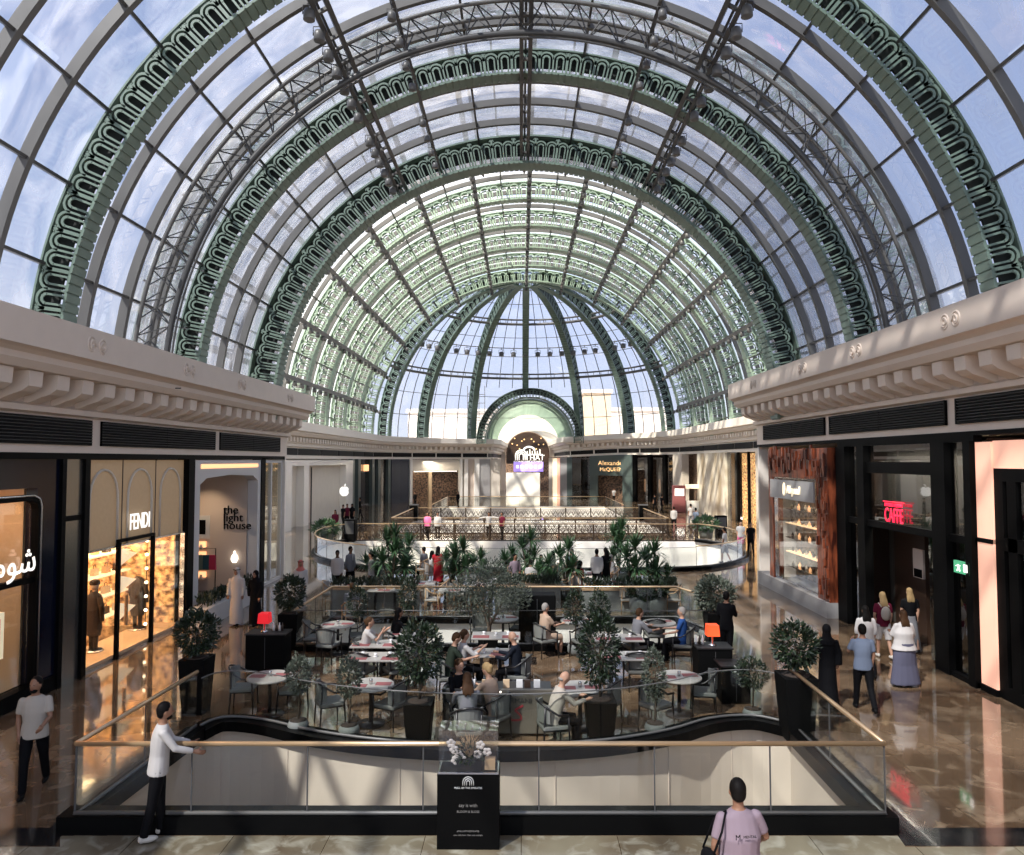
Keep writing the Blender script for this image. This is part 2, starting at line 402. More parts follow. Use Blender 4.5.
wallstrip('wall_rotunda_opening', void2+[void2[0]], -1.7, 0, 'white_gloss'); kerb('trim_7', void2, .35, .14)
wallstrip('wall_bridge_opening', void3+[void3[0]], -1.7, 0, 'white_gloss')
wallstrip('wall_far_opening', void4+[void4[0]], -1.7, 0, 'white_gloss')
# dark inlay bands and the paler foreground marble
def inlay(name, pp, m, z=.004):
    mb = MB(); mb.add([(p[0],p[1],z) for p in g2(*pp)], [tuple(range(len(pp)))]); return struct(name, mb, m)
inlay('floor_inlay', ((-60,828),(50,828),(66,812),(66,830),(54,846),(-60,846)), 'floor_dark', .004)
inlay('floor_inlay_right', ((892,806),(915,828),(1090,828),(1090,846),(905,846),(892,828)), 'floor_dark', .004)
inlay('floor_foreground', ((60,836),(905,836),(905,847),(1090,847),(1200,910),(-200,910),(-60,847),(60,847)), 'floor_marble_pale', .003)
# ---------------------------------------------------------------- the glazed vaults
def arcmap(cx, cy, cz, e=(1,0), n=(0,1)):
    def fn(a, r, d): return V((cx+r*math.sin(a)*e[0]+n[0]*d, cy+r*math.sin(a)*e[1]+n[1]*d, cz+r*math.cos(a)))
    return fn
def rib_parts(t, fn, ri, ro, a0, a1, W, bay, green='rib_green', detail=1, lat=True):
    """box arch: flanges, web and pierced side faces with interlaced loops"""
    rm = (ri+ro)/2; D = ro-ri; nb = max(2, int(round(rm*(a1-a0)/bay))); da = (a1-a0)/nb
    S = lambda s, tt, d: fn(a0+s, ri+tt, d)
    def band(mb, t0, t1, d0, d1, n=None, x0=0, x1=None):
        n = n or nb*2; x1 = x1 if x1 is not None else (a1-a0)
        ps = [x0+(x1-x0)*i/n for i in range(n+1)]; vs = []
        for s in ps: vs += [S(s,t0,d0),S(s,t1,d0),S(s,t1,d1),S(s,t0,d1)]
        mb.add(vs, [(i*4+k, i*4+(k+1)%4, i*4+4+(k+1)%4, i*4+4+k) for i in range(n) for k in range(4)]+[(0,1,2,3),(n*4,n*4+3,n*4+2,n*4+1)])
    bot = MB(); band(bot, 0, D*.06, -W/2, W/2)
    for i in range(nb*4):                                   # stepped plates under the arch
        s0 = (a1-a0)*i/(nb*4); s1 = s0+(a1-a0)/(nb*4)*.82
        band(bot, -D*.045, 0, -W/2*1.06, W/2*1.06, 1, s0, s1)
    top = MB(); band(top, D*.94, D, -W/2*1.1, W/2*1.1)
    obj('bottom_flange', bot, green, t, fix=True); obj('top_flange', top, green, t)
    if green == 'rib_green': web = MB(); band(web, D*.36, D*.94, -.03, .03); obj('web', web, 'rib_dark', t)
    if not lat: return
    hw = bay*.034; th = .035
    sc_ = 1/rm
    for sd in (-1, 1):
        d0, d1 = (-W/2, -W/2+th) if sd < 0 else (W/2-th, W/2)
        l = MB()
        for b in range(nb):
            s = b*da
            for k in (0,.13,.37,.5,.63,.87):
                l.ribbon(S, [(s+da*k, D*.05), (s+da*k, D*(.6 if k else .95))], hw*sc_*(.8 if k else 1.3), d0, d1)
            def arc(c, r, t0, seg=8, q=1.0):
                pts = [(s+da*c-r*da*math.cos(PI*i/seg), t0+q*r*bay*math.sin(PI*i/seg)) for i in range(seg+1)]
                vs = []
                for i, (x, y) in enumerate(pts):
                    cx_, cy_ = s+da*c, t0
                    f0, f1 = 1-hw/(r*bay)*1.0, 1+hw/(r*bay)*1.0
                    for f, d in ((f0,d0),(f1,d0),(f1,d1),(f0,d1)): vs.append(S(cx_+(x-cx_)*f, cy_+(y-cy_)*f, d))
                l.add(vs, [(i*4+k, i*4+(k+1)%4, i*4+4+(k+1)%4, i*4+4+k) for i in range(seg) for k in range(4)])
            sg = 8 if detail else 5
            arc(.25, .25, D*.58, sg, 1.0); arc(.75, .25, D*.58, sg, 1.0)
            if detail:
                arc(.25, .12, D*.58, 6, 1.0); arc(.75, .12, D*.58, 6, 1.0)
            l.ribbon(S, [(s-da*.1, D*.82),(s,D*.94)], hw*sc_*.7, d0, d1); l.ribbon(S, [(s+da*.1, D*.82),(s,D*.94)], hw*sc_*.7, d0, d1)
        obj('lattice', l, green, t, fix=False)
AMAX = R(92)
ribY = [9.6, 15.65, 22.2, 28.3]
names = ['nearest','second','third','fourth']
for i, y in enumerate(ribY[1:]):
    t = thing('roof_arch', 'green iron roof arch, %s' % ['largest and nearest, cut by the picture top','middle one, just behind the hanging truss','dark one framing the bright rotunda'][i], 'roof arch', (XC, y, ZC), 0, 'green arches of the near vault')
    rib_parts(t, arcmap(0,0,0), RI-(.0,.05,.38)[i], RO, -AMAX, AMAX, (.46,.5,.75)[i], .86)
# mullion arches of the near vault, longitudinal beams
RG = 11.0
mu = 0; y = ribY[1]-7.0
ys = []
for i in range(5):
    base = 2.5+i*6.85
arcs_y = [ribY[1]-4.8, ribY[1]-3.2, ribY[1]-1.6] + [ribY[1]+1.6*k for k in (1,2,3)] + [ribY[2]+1.5*k for k in (1,2,3)] + [ribY[1]-8, ribY[1]-9.6, ribY[1]-11.2]
for k, y in enumerate(arcs_y):
    m = MB(); fn = arcmap(0,0,0); n = 72; vs = []
    for i in range(n+1):
        a = -AMAX+2*AMAX*i/n
        for r, d in ((RG-.24,-.07),(RG,-.07),(RG,.07),(RG-.24,.07)): vs.append(fn(a,r,d))
    m.add(vs, [(i*4+q, i*4+(q+1)%4, i*4+4+(q+1)%4, i*4+4+q) for i in range(n) for q in range(4)])
    o = obj('roof_mullion', m, 'steel_grey'); o.location = (XC,y,ZC)
    pos = 'before the nearest green arch' if y < ribY[1] else ('between the first and second green arches' if y < ribY[2] else 'between the second and third green arches')
    tag(o, 'grey steel glazing arch of the vault %s' % pos, 'glazing bar', 'grey glazing arches '+pos)
DA = R(9.67)
def polar(a, r, y): return V((XC+r*math.sin(a), y, ZC+r*math.cos(a)))
for k in range(-9, 10):
    a = k*DA; m = MB(); r = RG-.1
    m.bar(polar(a,r,-3), polar(a,r,YE), .07, .2, up=(math.sin(a),0,math.cos(a)))
    side = 'crown' if k == 0 else ('left' if k < 0 else 'right')
    tag(obj('roof_purlin', m, 'steel_dark'), 'thin dark purlin running lengthwise under the vault glass, %s' % ('along the crown' if k==0 else 'on the '+side+' slope'), 'glazing bar', 'thin purlins on the %s of the near vault' % side)
# glass skin
def skin(name, cx, cz, r, y0, y1, m, n=38, a0=-AMAX, a1=AMAX):
    mb = MB(); vs = []
    for i in range(n+1):
        a = a0+(a1-a0)*i/n
        for y in (y0, y1): vs.append((cx+r*math.sin(a), y, cz+r*math.cos(a)))
    mb.add(vs, [(i*2,i*2+1,i*2+3,i*2+2) for i in range(n)], 0, True)
    return struct(name, mb, m, fix=False)
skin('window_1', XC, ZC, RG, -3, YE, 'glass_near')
# service beams with spotlights (at 29 deg heavy, at 19 deg light, and on the crown)
def spot(loc, label, s=1.0, group='spotlights along the roof beams', par=None):
    t = thing('spotlight', label, 'spotlight', loc, 0, group)
    if spot.proto:
        for ch in kids(spot.proto): link(ch.copy(), t)
    else:
        h = MB(); h.lathe([(.05,.0),(.11,-.02),(.135,-.1),(.14,-.26),(.125,-.27)], 12); obj('lamp_housing', h, 'lamp_grey', t)
        g = MB(); g.lathe([(.118,-.255),(.1,-.262)], 12); obj('lens', g, 'black', t)
        b = MB(); b.tube([(-.15,0,-.12),(-.15,0,.1),(.15,0,.1),(.15,0,-.12)], .015, 5); b.tube([(0,0,.1),(0,0,.25)], .02, 5); obj('bracket', b, 'steel_dark', t)
        spot.proto = t
    t.scale = (s,)*3
    return t
spot.proto = None
for a, w_, lab in ((-3*DA,.34,'heavy left'),(3*DA,.34,'heavy right'),(0,.26,'crown'),(-2*DA,.14,'light left'),(2*DA,.14,'light right')):
    nm = {'heavy left':'broad dark service beam crossing the arches on the left slope','heavy right':'broad dark service beam crossing the arches on the right slope','crown':'dark twin-rail service beam along the crown of the vault','light left':'slender service beam with hanging spotlights left of the crown','light right':'slender service beam with hanging spotlights right of the crown'}[lab]
    t = thing('service_beam', nm, 'beam', polar(a, RI-.05, 8), 0, None)
    o_ = polar(a, RI-.05, 8); rr = RI-.1; u = V((math.sin(a),0,math.cos(a))); tv = V((math.cos(a),0,-math.sin(a)))
    b = MB(); b2 = MB()
    if w_ > .2:
        for q in (-1,1): b.bar(tv*q*w_/2, tv*q*w_/2+V((0,ribY[3]-8,0)), .12, .26, up=u)
        yy = 0
        while yy < ribY[3]-8: b2.bar(tv*-w_/2+V((0,yy,0)), tv*w_/2+V((0,yy,0)), .08, .08, up=u); yy += 1.1
        obj('rail', b, 'steel_dark', t); obj('cross_bar', b2, 'steel_grey', t)
    else:
        b.bar((0,0,0), (0,ribY[3]-8,0), .09, .14, up=u); obj('rail', b, 'steel_dark', t)
    if lab != 'crown':
        yy = 13.0; k = 0
        while yy < ribY[3]-.3:
            sd = 'left' if a < 0 else 'right'; hv = 'broad' if w_ > .2 else 'slender'
            p = polar(a, rr-.2, yy); p.x -= (.32 if w_ > .2 else .12)*(1 if a<0 else -1)
            if abs(min(abs(yy-r) for r in ribY)) > .45:
                spot(p, 'grey can spotlight hanging from the %s service beam %s of the crown' % (hv, sd), 1.0 if w_ > .2 else .8, 'can spotlights on the %s beam %s of the crown' % (hv, sd))
            yy += .85 if w_ > .2 else 1.15
# hanging triangular truss arch between first and second green arch
def trussarch(y, label, a1=R(90)):
    t = thing('truss_arch', label, 'truss', (XC,y,ZC), 0)
    fn = arcmap(0,0,0); n = 72
    As = [-a1+2*a1*i/n for i in range(n+1)]
    c1 = MB(); c1.tube([fn(a,10.45,-.35) for a in As], .055, 6); c1.tube([fn(a,10.45,.35) for a in As], .055, 6)
    c2 = MB(); c2.tube([fn(a,9.75,0) for a in As], .085, 6); c2.tube([fn(a,9.55,-.12) for a in As], .03, 4)
    w1 = MB()
    for i in range(n):
        for d in (-.35,.35):
            a, b = (As[i], As[i+1]) if i % 2 else (As[i+1], As[i])
            w1.bar(fn(a,10.45,d), fn(b,9.75,0), .03, .03)
        w1.bar(fn(As[i],10.45,-.35), fn(As[i+1],10.45,.35), .025, .025)
        if i % 4 == 0: w1.bar(fn(As[i],9.8,0), fn(As[i],9.3,0), .03, .03)
    obj('outer_chord', c1, 'steel_grey', t); obj('inner_chord', c2, 'steel_dark', t); obj('web_bars', w1, 'steel_dark', t)
trussarch(19.2, 'grey triangular lattice truss curving under the glass between the two nearest green arches')

# ---------------------------------------------------------------- rotunda vault and dome
ring_lab = ['first','second','third','fourth','last']
for i, y in enumerate((41.2, 53.8, 60.0, 66.3, 72.5, 78.8)):
    if i == 0: continue
    t = thing('rotunda_arch', 'pale green rotunda roof arch, %s' % ['nearest one, next to the dark arch','second in from the dark arch','middle one of the five','fourth in from the dark arch','last one where the dome begins'][i-1], 'roof arch', (RX,y,Z2C), 0, 'pale green arches of the rotunda')
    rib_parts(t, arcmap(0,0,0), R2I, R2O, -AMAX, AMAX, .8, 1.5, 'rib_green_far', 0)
def skin2():
    skin('window_2', RX, Z2C, R2O+.15, YE, YA, 'glass_frit', 60)
skin2()
yy = 36.0
for y in [47.6+6.25*j+1.56*k for j in range(5) for k in (1,2,3)]:
    m = MB(); fn = arcmap(0,0,0); n = 60; vs = []
    for i in range(n+1):
        a = -AMAX+2*AMAX*i/n
        for r, d in ((R2O-.2,-.08),(R2O+.1,-.08),(R2O+.1,.08),(R2O-.2,.08)): vs.append(fn(a,r,d))
    m.add(vs, [(i*4+q, i*4+(q+1)%4, i*4+4+(q+1)%4, i*4+4+q) for i in range(n) for q in range(4)])
    o = obj('rotunda_mullion', m, 'steel_grey'); o.location = (RX,y,Z2C)
    tag(o, 'grey steel glazing arch between the pale green arches of the rotunda', 'glazing bar', 'grey glazing arches of the rotunda')
for k in range(-13, 14):
    a = R(6.67*k); heavy = k % 2 == 0; m = MB(); r = R2O-.15 if not heavy else R2I-.1
    P = lambda y: V((RX+r*math.sin(a), y, Z2C+r*math.cos(a)))
    m.bar(P(YE), P(YA), .3 if heavy else .1, .22, up=(math.sin(a),0,math.cos(a)))
    if heavy:
        for j in range(24): m.lathe([(.03,0),(.17,-.1),(.17,-.4)], 6, P(44+j*1.6)+V((0,0,-.1)))
    sd = 'crown' if k == 0 else ('left' if k < 0 else 'right')
    tag(obj('rotunda_purlin', m, 'steel_grey'), '%s purlin running lengthwise through the rotunda vault, %s' % ('stout grey' if heavy else 'thin grey', 'along the crown' if k==0 else 'on the '+sd+' slope'), 'glazing bar', '%s rotunda purlins %s' % ('stout' if heavy else 'thin', sd))
# dome
dn = ['far left','left','inner left','centre','inner right','right','far right']
def dfn(phi):
    e = (math.sin(phi), math.cos(phi)); n = (math.cos(phi), -math.sin(phi)); return arcmap(0,0,0,e,n)
for i, ph in enumerate((-72,-48,-24,0,24,48,72)):
    t = thing('dome_rib', 'green lattice rib of the half dome, %s' % ['leftmost one','second from the left','just left of the entrance vault','vertical one rising over the entrance vault','just right of the entrance vault','second from the right','rightmost one'][i], 'dome rib', (RX,YA,Z2C), 0, 'green ribs of the half dome')
    rib_parts(t, dfn(R(ph)), R2I-.1, R2O, R(5), R(68 if ph == 0 else 90), .75, 1.5, 'rib_green', 0)
for th, w_, lab in ((27,.34,'stout grey ring beam low round the dome'),(54,.34,'stout grey ring beam high round the dome'),(9,.08,0),(18,.08,0),(36,.08,0),(40,.12,0),(45,.08,0),(63,.08,0),(72,.08,0)):
    m = MB(); r = R2I+.5 if w_ > .2 else R2O-.1
    pts = [V((RX+r*math.cos(R(th))*math.sin(R(p)), YA+r*math.cos(R(th))*math.cos(R(p)), Z2C+r*math.sin(R(th)))) for p in range(-90, 91, 4)]
    m.tube(pts, w_/2, 5)
    if w_ > .2:
        p2 = [p+V((0,0,.55)) for p in pts]; m.tube(p2, w_/3, 5)
        for p, q in zip(pts[::1], p2[::1]): m.bar(p, q, .06, .06)
    tag(obj('dome_ring', m, 'steel_grey'), lab or 'thin grey ring bar round the dome glass', 'dome ring', None if lab else 'thin ring bars of the dome')
m0 = None
for ph in range(-90, 91, 6):
    if ph % 24 == 0: continue
    m = MB(); r = R2O-.08
    m.tube([V((RX+r*math.sin(R(a))*math.sin(R(ph)), YA+r*math.sin(R(a))*math.cos(R(ph)), Z2C+r*math.cos(R(a)))) for a in range(8, 93 if abs(ph) > 22 else 69, 6)], .05, 4)
    tag(obj('dome_bar', m, 'steel_dark'), 'thin dark upright glazing bar curving up the dome glass', 'glazing bar', 'upright glazing bars of the dome')
mb = MB(); vs = []; nu, nv = 46, 18
for j in range(nv+1):
    th = R(-2+92*j/nv)
    for i in range(nu+1):
        ph = -PI/2+PI*i/nu; r = R2O+.12
        vs.append((RX+r*math.cos(th)*math.sin(ph), YA+r*math.cos(th)*math.cos(ph), Z2C+r*math.sin(th)))
fs = []; PX_ = RX+.55
def th_(p): return p[1] > YA+10
for j in range(nv):
    for i in range(nu):
        p = [(vs[j*(nu+1)+i][q]+vs[(j+1)*(nu+1)+i+1][q])/2 for q in range(3)]
        if abs(p[0]-PX_) < 6.0 and (p[2] < 7.5 or math.hypot(p[0]-PX_, p[2]-7.5) < 5.9) and th_(p): continue
        fs.append((j*(nu+1)+i, j*(nu+1)+i+1, (j+1)*(nu+1)+i+1, (j+1)*(nu+1)+i))
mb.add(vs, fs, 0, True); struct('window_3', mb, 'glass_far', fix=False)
for k in range(21):
    p = R(-68+k*6.8); r = R2I+.3
    if abs(k-10) and False: continue
    o = spot(V((RX+r*math.cos(R(40))*math.sin(p), YA+r*math.cos(R(40))*math.cos(p), Z2C+r*math.sin(R(40)))), 'small dark lamp in the row hung across the dome glass', 2.2, 'row of lamps across the dome')
# annular wall between the two vaults
mb = MB(); vs = []; n = 60
for i in range(n+1):
    a = -AMAX+2*AMAX*i/n
    vs += [(XC+(RO+.1)*math.sin(a), YE, ZC+(RO+.1)*math.cos(a)), (RX+(R2O+.2)*math.sin(a), YE, Z2C+(R2O+.2)*math.cos(a))]
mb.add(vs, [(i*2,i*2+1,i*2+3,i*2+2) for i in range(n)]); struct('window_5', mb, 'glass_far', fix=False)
t = thing('rotunda_arch', 'green rotunda arch edging the tall glazed gable above the near vault', 'roof arch', (RX,YE+.6,Z2C), 0, None)
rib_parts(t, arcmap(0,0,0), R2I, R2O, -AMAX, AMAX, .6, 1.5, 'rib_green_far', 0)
t = thing('gable_grid', 'steel glazing grid of the gable between the two vaults', 'glazing bar', (XC,YE+.1,ZC)); m = MB(); fn = arcmap(0,0,0)
for k in range(-9, 10): m.bar(fn(k*DA,RO,0), fn(k*DA,17.6,0), .1, .12)
for r in (13.2, 15.4): m.tube([fn(R(a),r,0) for a in range(-90,91,5)], .07, 4)
obj('radial_bars', m, 'steel_grey', t)

# entrance vault behind the dome
PX = RX+.55; PY0, PY1 = 94.5, 121.0; PR = 5.75; PZ = 7.5
t = thing('entrance_arch', 'dark green lattice hood arch over the far entrance below the dome', 'arch', (PX, 94.0, PZ))
rib_parts(t, arcmap(0,0,0), PR, PR+1.2, -AMAX, AMAX, 1.6, .9, 'rib_green', 0)
for k in range(12):
    t = thing('entrance_vault_rib', 'slim pale green rib lining the entrance vault below the dome', 'vault rib', (PX, PY0+1.2+k*2.1, PZ), 0, 'slim ribs of the entrance vault')
    m = MB(); fn = arcmap(0,0,0); m.tube([fn(R(a),PR-.15,0) for a in range(-92,93,6)], .16, 5); m.tube([fn(R(a),PR-.6,0) for a in range(-92,93,6)], .1, 4)
    for a in range(-90, 91, 4): m.bar(fn(R(a),PR-.15,0), fn(R(a),PR-.6,0), .06, .06)
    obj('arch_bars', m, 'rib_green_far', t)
skin('window_4', PX, PZ, PR, 93.4, PY1, 'glass_frit', 30)
# white arched end wall with opening
mb = MB(); n = 28
cz = 6.15; ri = 3.75; 
outl = [V((PX+(PR+1.2)*math.sin(-PI/2+PI*i/n), PY1, PZ+(PR+1.2)*math.cos(-PI/2+PI*i/n))) for i in range(n+1)]
inn = [V((PX+ri*math.sin(-PI/2+PI*i/n), PY1, cz+ri*math.cos(-PI/2+PI*i/n))) for i in range(n+1)]
outl = [V((PX-PR-1.2,PY1,0))]+outl+[V((PX+PR+1.2,PY1,0))]; inn = [V((PX-ri,PY1,0))]+inn+[V((PX+ri,PY1,0))]
vs = []
for a, b in zip(outl, inn): vs += [a, b, b+V((0,2.5,0))]
mb.add(vs, [(i*3,i*3+1,i*3+4,i*3+3) for i in range(len(inn)-1)]+[(i*3+1,i*3+2,i*3+5,i*3+4) for i in range(len(inn)-1)])
struct('wall_entrance', mb, 'plaster_white')
# ---------------------------------------------------------------- shopfront materials
mat('navy_gloss', (.004,.006,.016), .15, spec=.2, bump=.25, bscale=1.2)
mat('steel_panel', (.22,.21,.19), .22, metal=.8, bump=.35, bscale=1.1)
mat('frame_black', (.003,.003,.003), .5, spec=.05)
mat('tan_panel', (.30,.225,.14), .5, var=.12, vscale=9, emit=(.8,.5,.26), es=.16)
mat('warm_wall', (.62,.45,.28), .6)
mat('beige_wall', (.52,.43,.36), .7)
mat('white_frame', (.55,.54,.53), .45)
mat('dark_brown', (.04,.022,.014), .4)
mat('stone_cream', (.62,.56,.47), .5, var=.08, vscale=1.5)
mat('stone_grey', (.32,.31,.30), .5, var=.08)
mat('green_grey', (.07,.095,.09), .35)
mat('coat_dark', (.03,.022,.02), .8)
glow('glow_white', (1,.93,.82), 2.0); glow('glow_letter', (1,.97,.9), 1.05); glow('glow_warm', (1,.68,.38), 1.5)
glow('glow_gold', (1,.60,.26), .85, var=.6, vscale=1.6); glow('glow_orange', (1,.52,.24), 1.4); glow('glow_pink', (1,.54,.38), .52, var=.05)
glow('glow_red', (1,.02,.07), 1.3); glow('glow_green', (.08,.4,.2), .6); glow('glow_bulb', (1,.8,.55), 9); glow('glow_purple', (.42,.30,.9), .8)
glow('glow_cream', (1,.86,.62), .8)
# shingle wood
def streak(name, c1, c2, sc_, rough=.35, emit=0):
    m = mat(name, c1, rough); nt = m.node_tree; b = nt.nodes['Principled BSDF']
    tc = nt.nodes.new('ShaderNodeTexCoord'); mp = nt.nodes.new('ShaderNodeMapping'); mp.inputs['Scale'].default_value = sc_
    nz = nt.nodes.new('ShaderNodeTexNoise'); nz.inputs['Scale'].default_value = 1; nz.inputs['Detail'].default_value = 3
    cr = nt.nodes.new('ShaderNodeValToRGB'); cr.color_ramp.elements[0].position = .36; cr.color_ramp.elements[1].position = .66
    cr.color_ramp.elements[0].color = (*c1,1); cr.color_ramp.elements[1].color = (*c2,1)
    nt.links.new(tc.outputs['Object'], mp.inputs[0]); nt.links.new(mp.outputs[0], nz.inputs['Vector']); nt.links.new(nz.outputs['Fac'], cr.inputs[0])
    nt.links.new(cr.outputs[0], b.inputs['Base Color'])
    if emit: nt.links.new(cr.outputs[0], b.inputs['Emission Color']); b.inputs['Emission Strength'].default_value = emit
    return m
streak('shingle', (.035,.008,.005), (.30,.075,.03), (7,7,1.4), .3)
streak('curtain', (.07,.065,.055), (.26,.24,.20), (30,30,.1), .7)
streak('leaf_stone', (.38,.30,.20), (.86,.80,.66), (.7,.7,.45), .4)
streak('gold_goods_glow', (.10,.035,.012), (.95,.55,.22), (5,5,6), .5, 1.0)  # shop brightness put into the goods colour as emission
streak('dim_goods', (.012,.010,.009), (.22,.13,.08), (4,4,5), .5, .12)

XL, XR = -10.4, 10.3
YL = lambda px: AX(px, XL).y
YR = lambda px: AX(px, XR).y
def ZL(px, py): return AX(px, XL, py).z
def ZR(px, py): return AX(px, XR, py).z
def bx(name, x0, x1, y0, y1, z0, z1, m, parent=None, kind='structure', bevel=0, **k):
    mb = MB(); mb.box(min(x0,x1),max(x0,x1),min(y0,y1),max(y0,y1),min(z0,z1),max(z0,z1))
    o = obj(name, mb, m, parent, bevel=bevel)
    if kind and not parent: o['kind'] = kind
    return o
# opaque shells round the shops so no daylight leaks in
bx('ceiling_shops_left', -11.5, -16, -3, YE, 5.26, 5.5, 'plaster'); bx('ceiling_shops_right', 11.5, 16, -3, YE, 5.7, 6.0, 'plaster')
bx('wall_back_left', -15.9, -16, -3, YE, -.1, 5.3, 'black_matte'); bx('wall_back_right', 15.9, 16, -3, YE, -.1, 5.8, 'black_matte')
bx('floor_shops_left', -10.5, -16, -3, YE, -.2, -.001, 'floor_marble'); bx('floor_shops_right', 10.5, 16, -3, YE, -.2, -.001, 'floor_marble')
bx('wall_end_left', -10.3, -18, YE-.15, YE, 0, 7.8, 'plaster_white'); bx('wall_end_right', 10.3, 19.5, YE-.15, YE, 0, 8.3, 'plaster_white')
bx('trim_8', XL+.08, XL-.3, -3, YE, 5.12, 5.26, 'frame_black'); bx('trim_9', XR-.04, XR+.3, -3, YE, 5.66, 5.76, 'frame_black')

def wframe(name, label, cat, side, y0, y1, z0, z1, w=.1, m='frame_black', x=None, dep=.14, glass='glass_shop', mull=(), trans=()):
    """a glazed shopfront bay on a long wall: frame bars and its pane"""
    X = x if x is not None else (XL if side < 0 else XR)
    t = thing(name, label, cat, (X, (y0+y1)/2, z0)); L = (y1-y0)/2; H = z1-z0; s = side
    f = MB()
    f.box(min(0,s*dep),max(0,s*dep),-L,-L+w,0,H); f.box(min(0,s*dep),max(0,s*dep),L-w,L,0,H); f.box(min(0,s*dep),max(0,s*dep),-L+w,L-w,H-w,H); f.box(min(0,s*dep),max(0,s*dep),-L+w,L-w,0,w)
    obj('frame', f, m, t)
    for y in mull: g = MB(); g.box(min(0,s*dep),max(0,s*dep),y-(y0+y1)/2-w/2,y-(y0+y1)/2+w/2,w,H-w); obj('mullion', g, m, t)
    for z in trans: g = MB(); g.box(min(0,s*dep),max(0,s*dep),-L+w,L-w,z-z0-w/2,z-z0+w/2); obj('transom', g, m, t)
    if glass:
        g = MB(); g.box(s*.06,s*.075,-L+w,L-w,w,H-w); obj('pane', g, glass, t)
    return t

# ---- left 1: navy jeweller front with arabic sign
a0, a1 = 9.0, YL(60); wo = YL(31)
bx('wall_jeweller', XL, XL-.25, wo+.25, a1, 0, 5.12, 'navy_gloss'); bx('wall_jeweller_head', XL, XL-.25, 6, wo+.25, 4.5, 5.12, 'navy_gloss')
t = thing('shop_window', 'rounded black-framed jeweller window glowing peach at the left edge', 'shop window', (XL, wo-2.5, 0))
m = MB(); pts = [(0,2.75,.35),(0,2.75,4.05),(0,2.68,4.22),(0,2.5,4.3),(0,-3.5,4.3)]
for p, q in zip(pts, pts[1:]): m.bar(p, q, .13, .16, up=(1,0,0))
obj('frame', m, 'frame_black', t)
m = MB(); m.tube([(.08,y+.02,z+.05) for _,y,z in pts], .025, 5); obj('edge_strip', m, 'chrome', t)
m = MB(); m.box(-.1,.02,-3.5,2.7,2.5,2.62); obj('transom', m, 'frame_black', t)
m = MB(); m.box(-.12,-.1,-3.5,2.68,.35,4.2); obj('pane', m, 'glass_shop', t)
mat('peach_glow', (.5,.3,.17), .6, emit=(1,.50,.26), es=.45); bx('wall_jeweller_backdrop', XL-.9, XL-1.0, 6, wo+.25, 2.9, 5, 'peach_glow'); bx('wall_jeweller_backdrop_low', XL-.9, XL-1.0, 6, wo+.25, 0, 2.9, 'warm_wall'); bx('wall_jeweller_side', XL-.3, XL-1, wo+.25, wo+.3, 0, 5, 'warm_wall')
bx('baseboard_left', XL+.05, XL-.25, 6, a1, 0, .33, 'frame_black')
t = thing('light_cove', 'warm glowing cove strip inside the jeweller window', 'light', (XL-.7, wo-2, 4.35)); m = MB(); m.box(-.05,.05,-3,1.9,-.04,.04); obj('strip', m, 'glow_white', t)
o = text('shop_sign', '\ufeea\ufef4\ufee3\ufeee\ufeb7', .72, .008, 'glow_letter', None, (XL+.06, YL(5), 2.98), (PI/2, 0, PI/2)); tag(o, 'white arabic lettering across the jeweller window', 'sign')
t = thing('display_poster', 'small glowing white-framed peach panel low in the jeweller window', 'poster', (XL-.35, YL(-2), 0)); m = MB(); m.box(-.04,.04,-.7,.75,1.0,1.95); obj('panel', m, 'glow_cream', t); m = MB(); m.box(.04,.06,-.58,.62,1.12,1.83); obj('picture', m, 'glow_pink', t)
# ---- left 2: posts and steel column
bx('trim_10', XL+.08, XL-.3, YL(60), YL(64), 0, 5.12, 'frame_black'); bx('wall_steel_column', XL+.02, XL-.3, YL(64), YL(82.5), 0, 5.12, 'steel_panel'); bx('trim_11', XL+.05, XL-.1, YL(64), YL(82.5), 3.7, 3.82, 'frame_black')
bx('trim_12', XL+.1, XL-.3, YL(82), YL(87), 0, 5.12, 'frame_black')
# ---- left 3: gold-lit fashion shop
f0, f1 = YL(87.5), YL(187); fd = (f1-f0)/3
t = thing('shop_fascia', 'tall tan fascia with three raised pointed arches above the gold-lit window', 'fascia', (XL, f0, 2.85))
m = MB(); m.box(-.16,-.1,0,f1-f0,0,2.25); obj('panel', m, 'tan_panel', t)
for k in range(3):
    m = MB(); c = fd*(k+.5); hw = fd*.36
    pts = [(-.08, c-hw, .0),(-.08, c-hw, 1.15)]+[(-.08, c-hw*math.cos(PI*i/12)*(1), 1.15+.85*math.sin(PI*i/12)**.8) for i in range(1,12)]+[(-.08, c+hw, 1.15),(-.08, c+hw, 0)]
    m.tube(pts, .035, 5); obj('arch_moulding', m, 'stone_cream', t)
    if k: m = MB(); m.box(-.1,-.085,fd*k-.015,fd*k+.015,0,2.25); obj('joint', m, 'dark_brown', t)
o = text('shop_letters', 'FENDI', .62, .01, 'glow_letter', None, (XL+.05, (YL(129)+YL(150))/2, 3.43), (PI/2,0,PI/2), sx=.62); tag(o, 'white capital letters FENDI glowing on the tan fascia', 'sign')
wframe('shop_window', 'frameless gold-lit glass shop window left of the black door frame', 'shop window', -1, f0, f1, 0, 2.9, .05, 'chrome', glass='glass_shop')
t = thing('door_frame', 'thin black door frame in the gold-lit fashion shop', 'door', (XL+.02, YL(120), 0)); dl = YL(154)-YL(120)
m = MB(); m.box(-.05,.05,-.04,.04,0,3.05); m.box(-.05,.05,dl-.04,dl+.04,0,3.05); m.box(-.05,.05,.04,dl-.04,2.97,3.05); obj('frame', m, 'frame_black', t)
m = MB(); m.box(.05,.12,.25,.3,.8,1.6); obj('handle', m, 'brass', t)
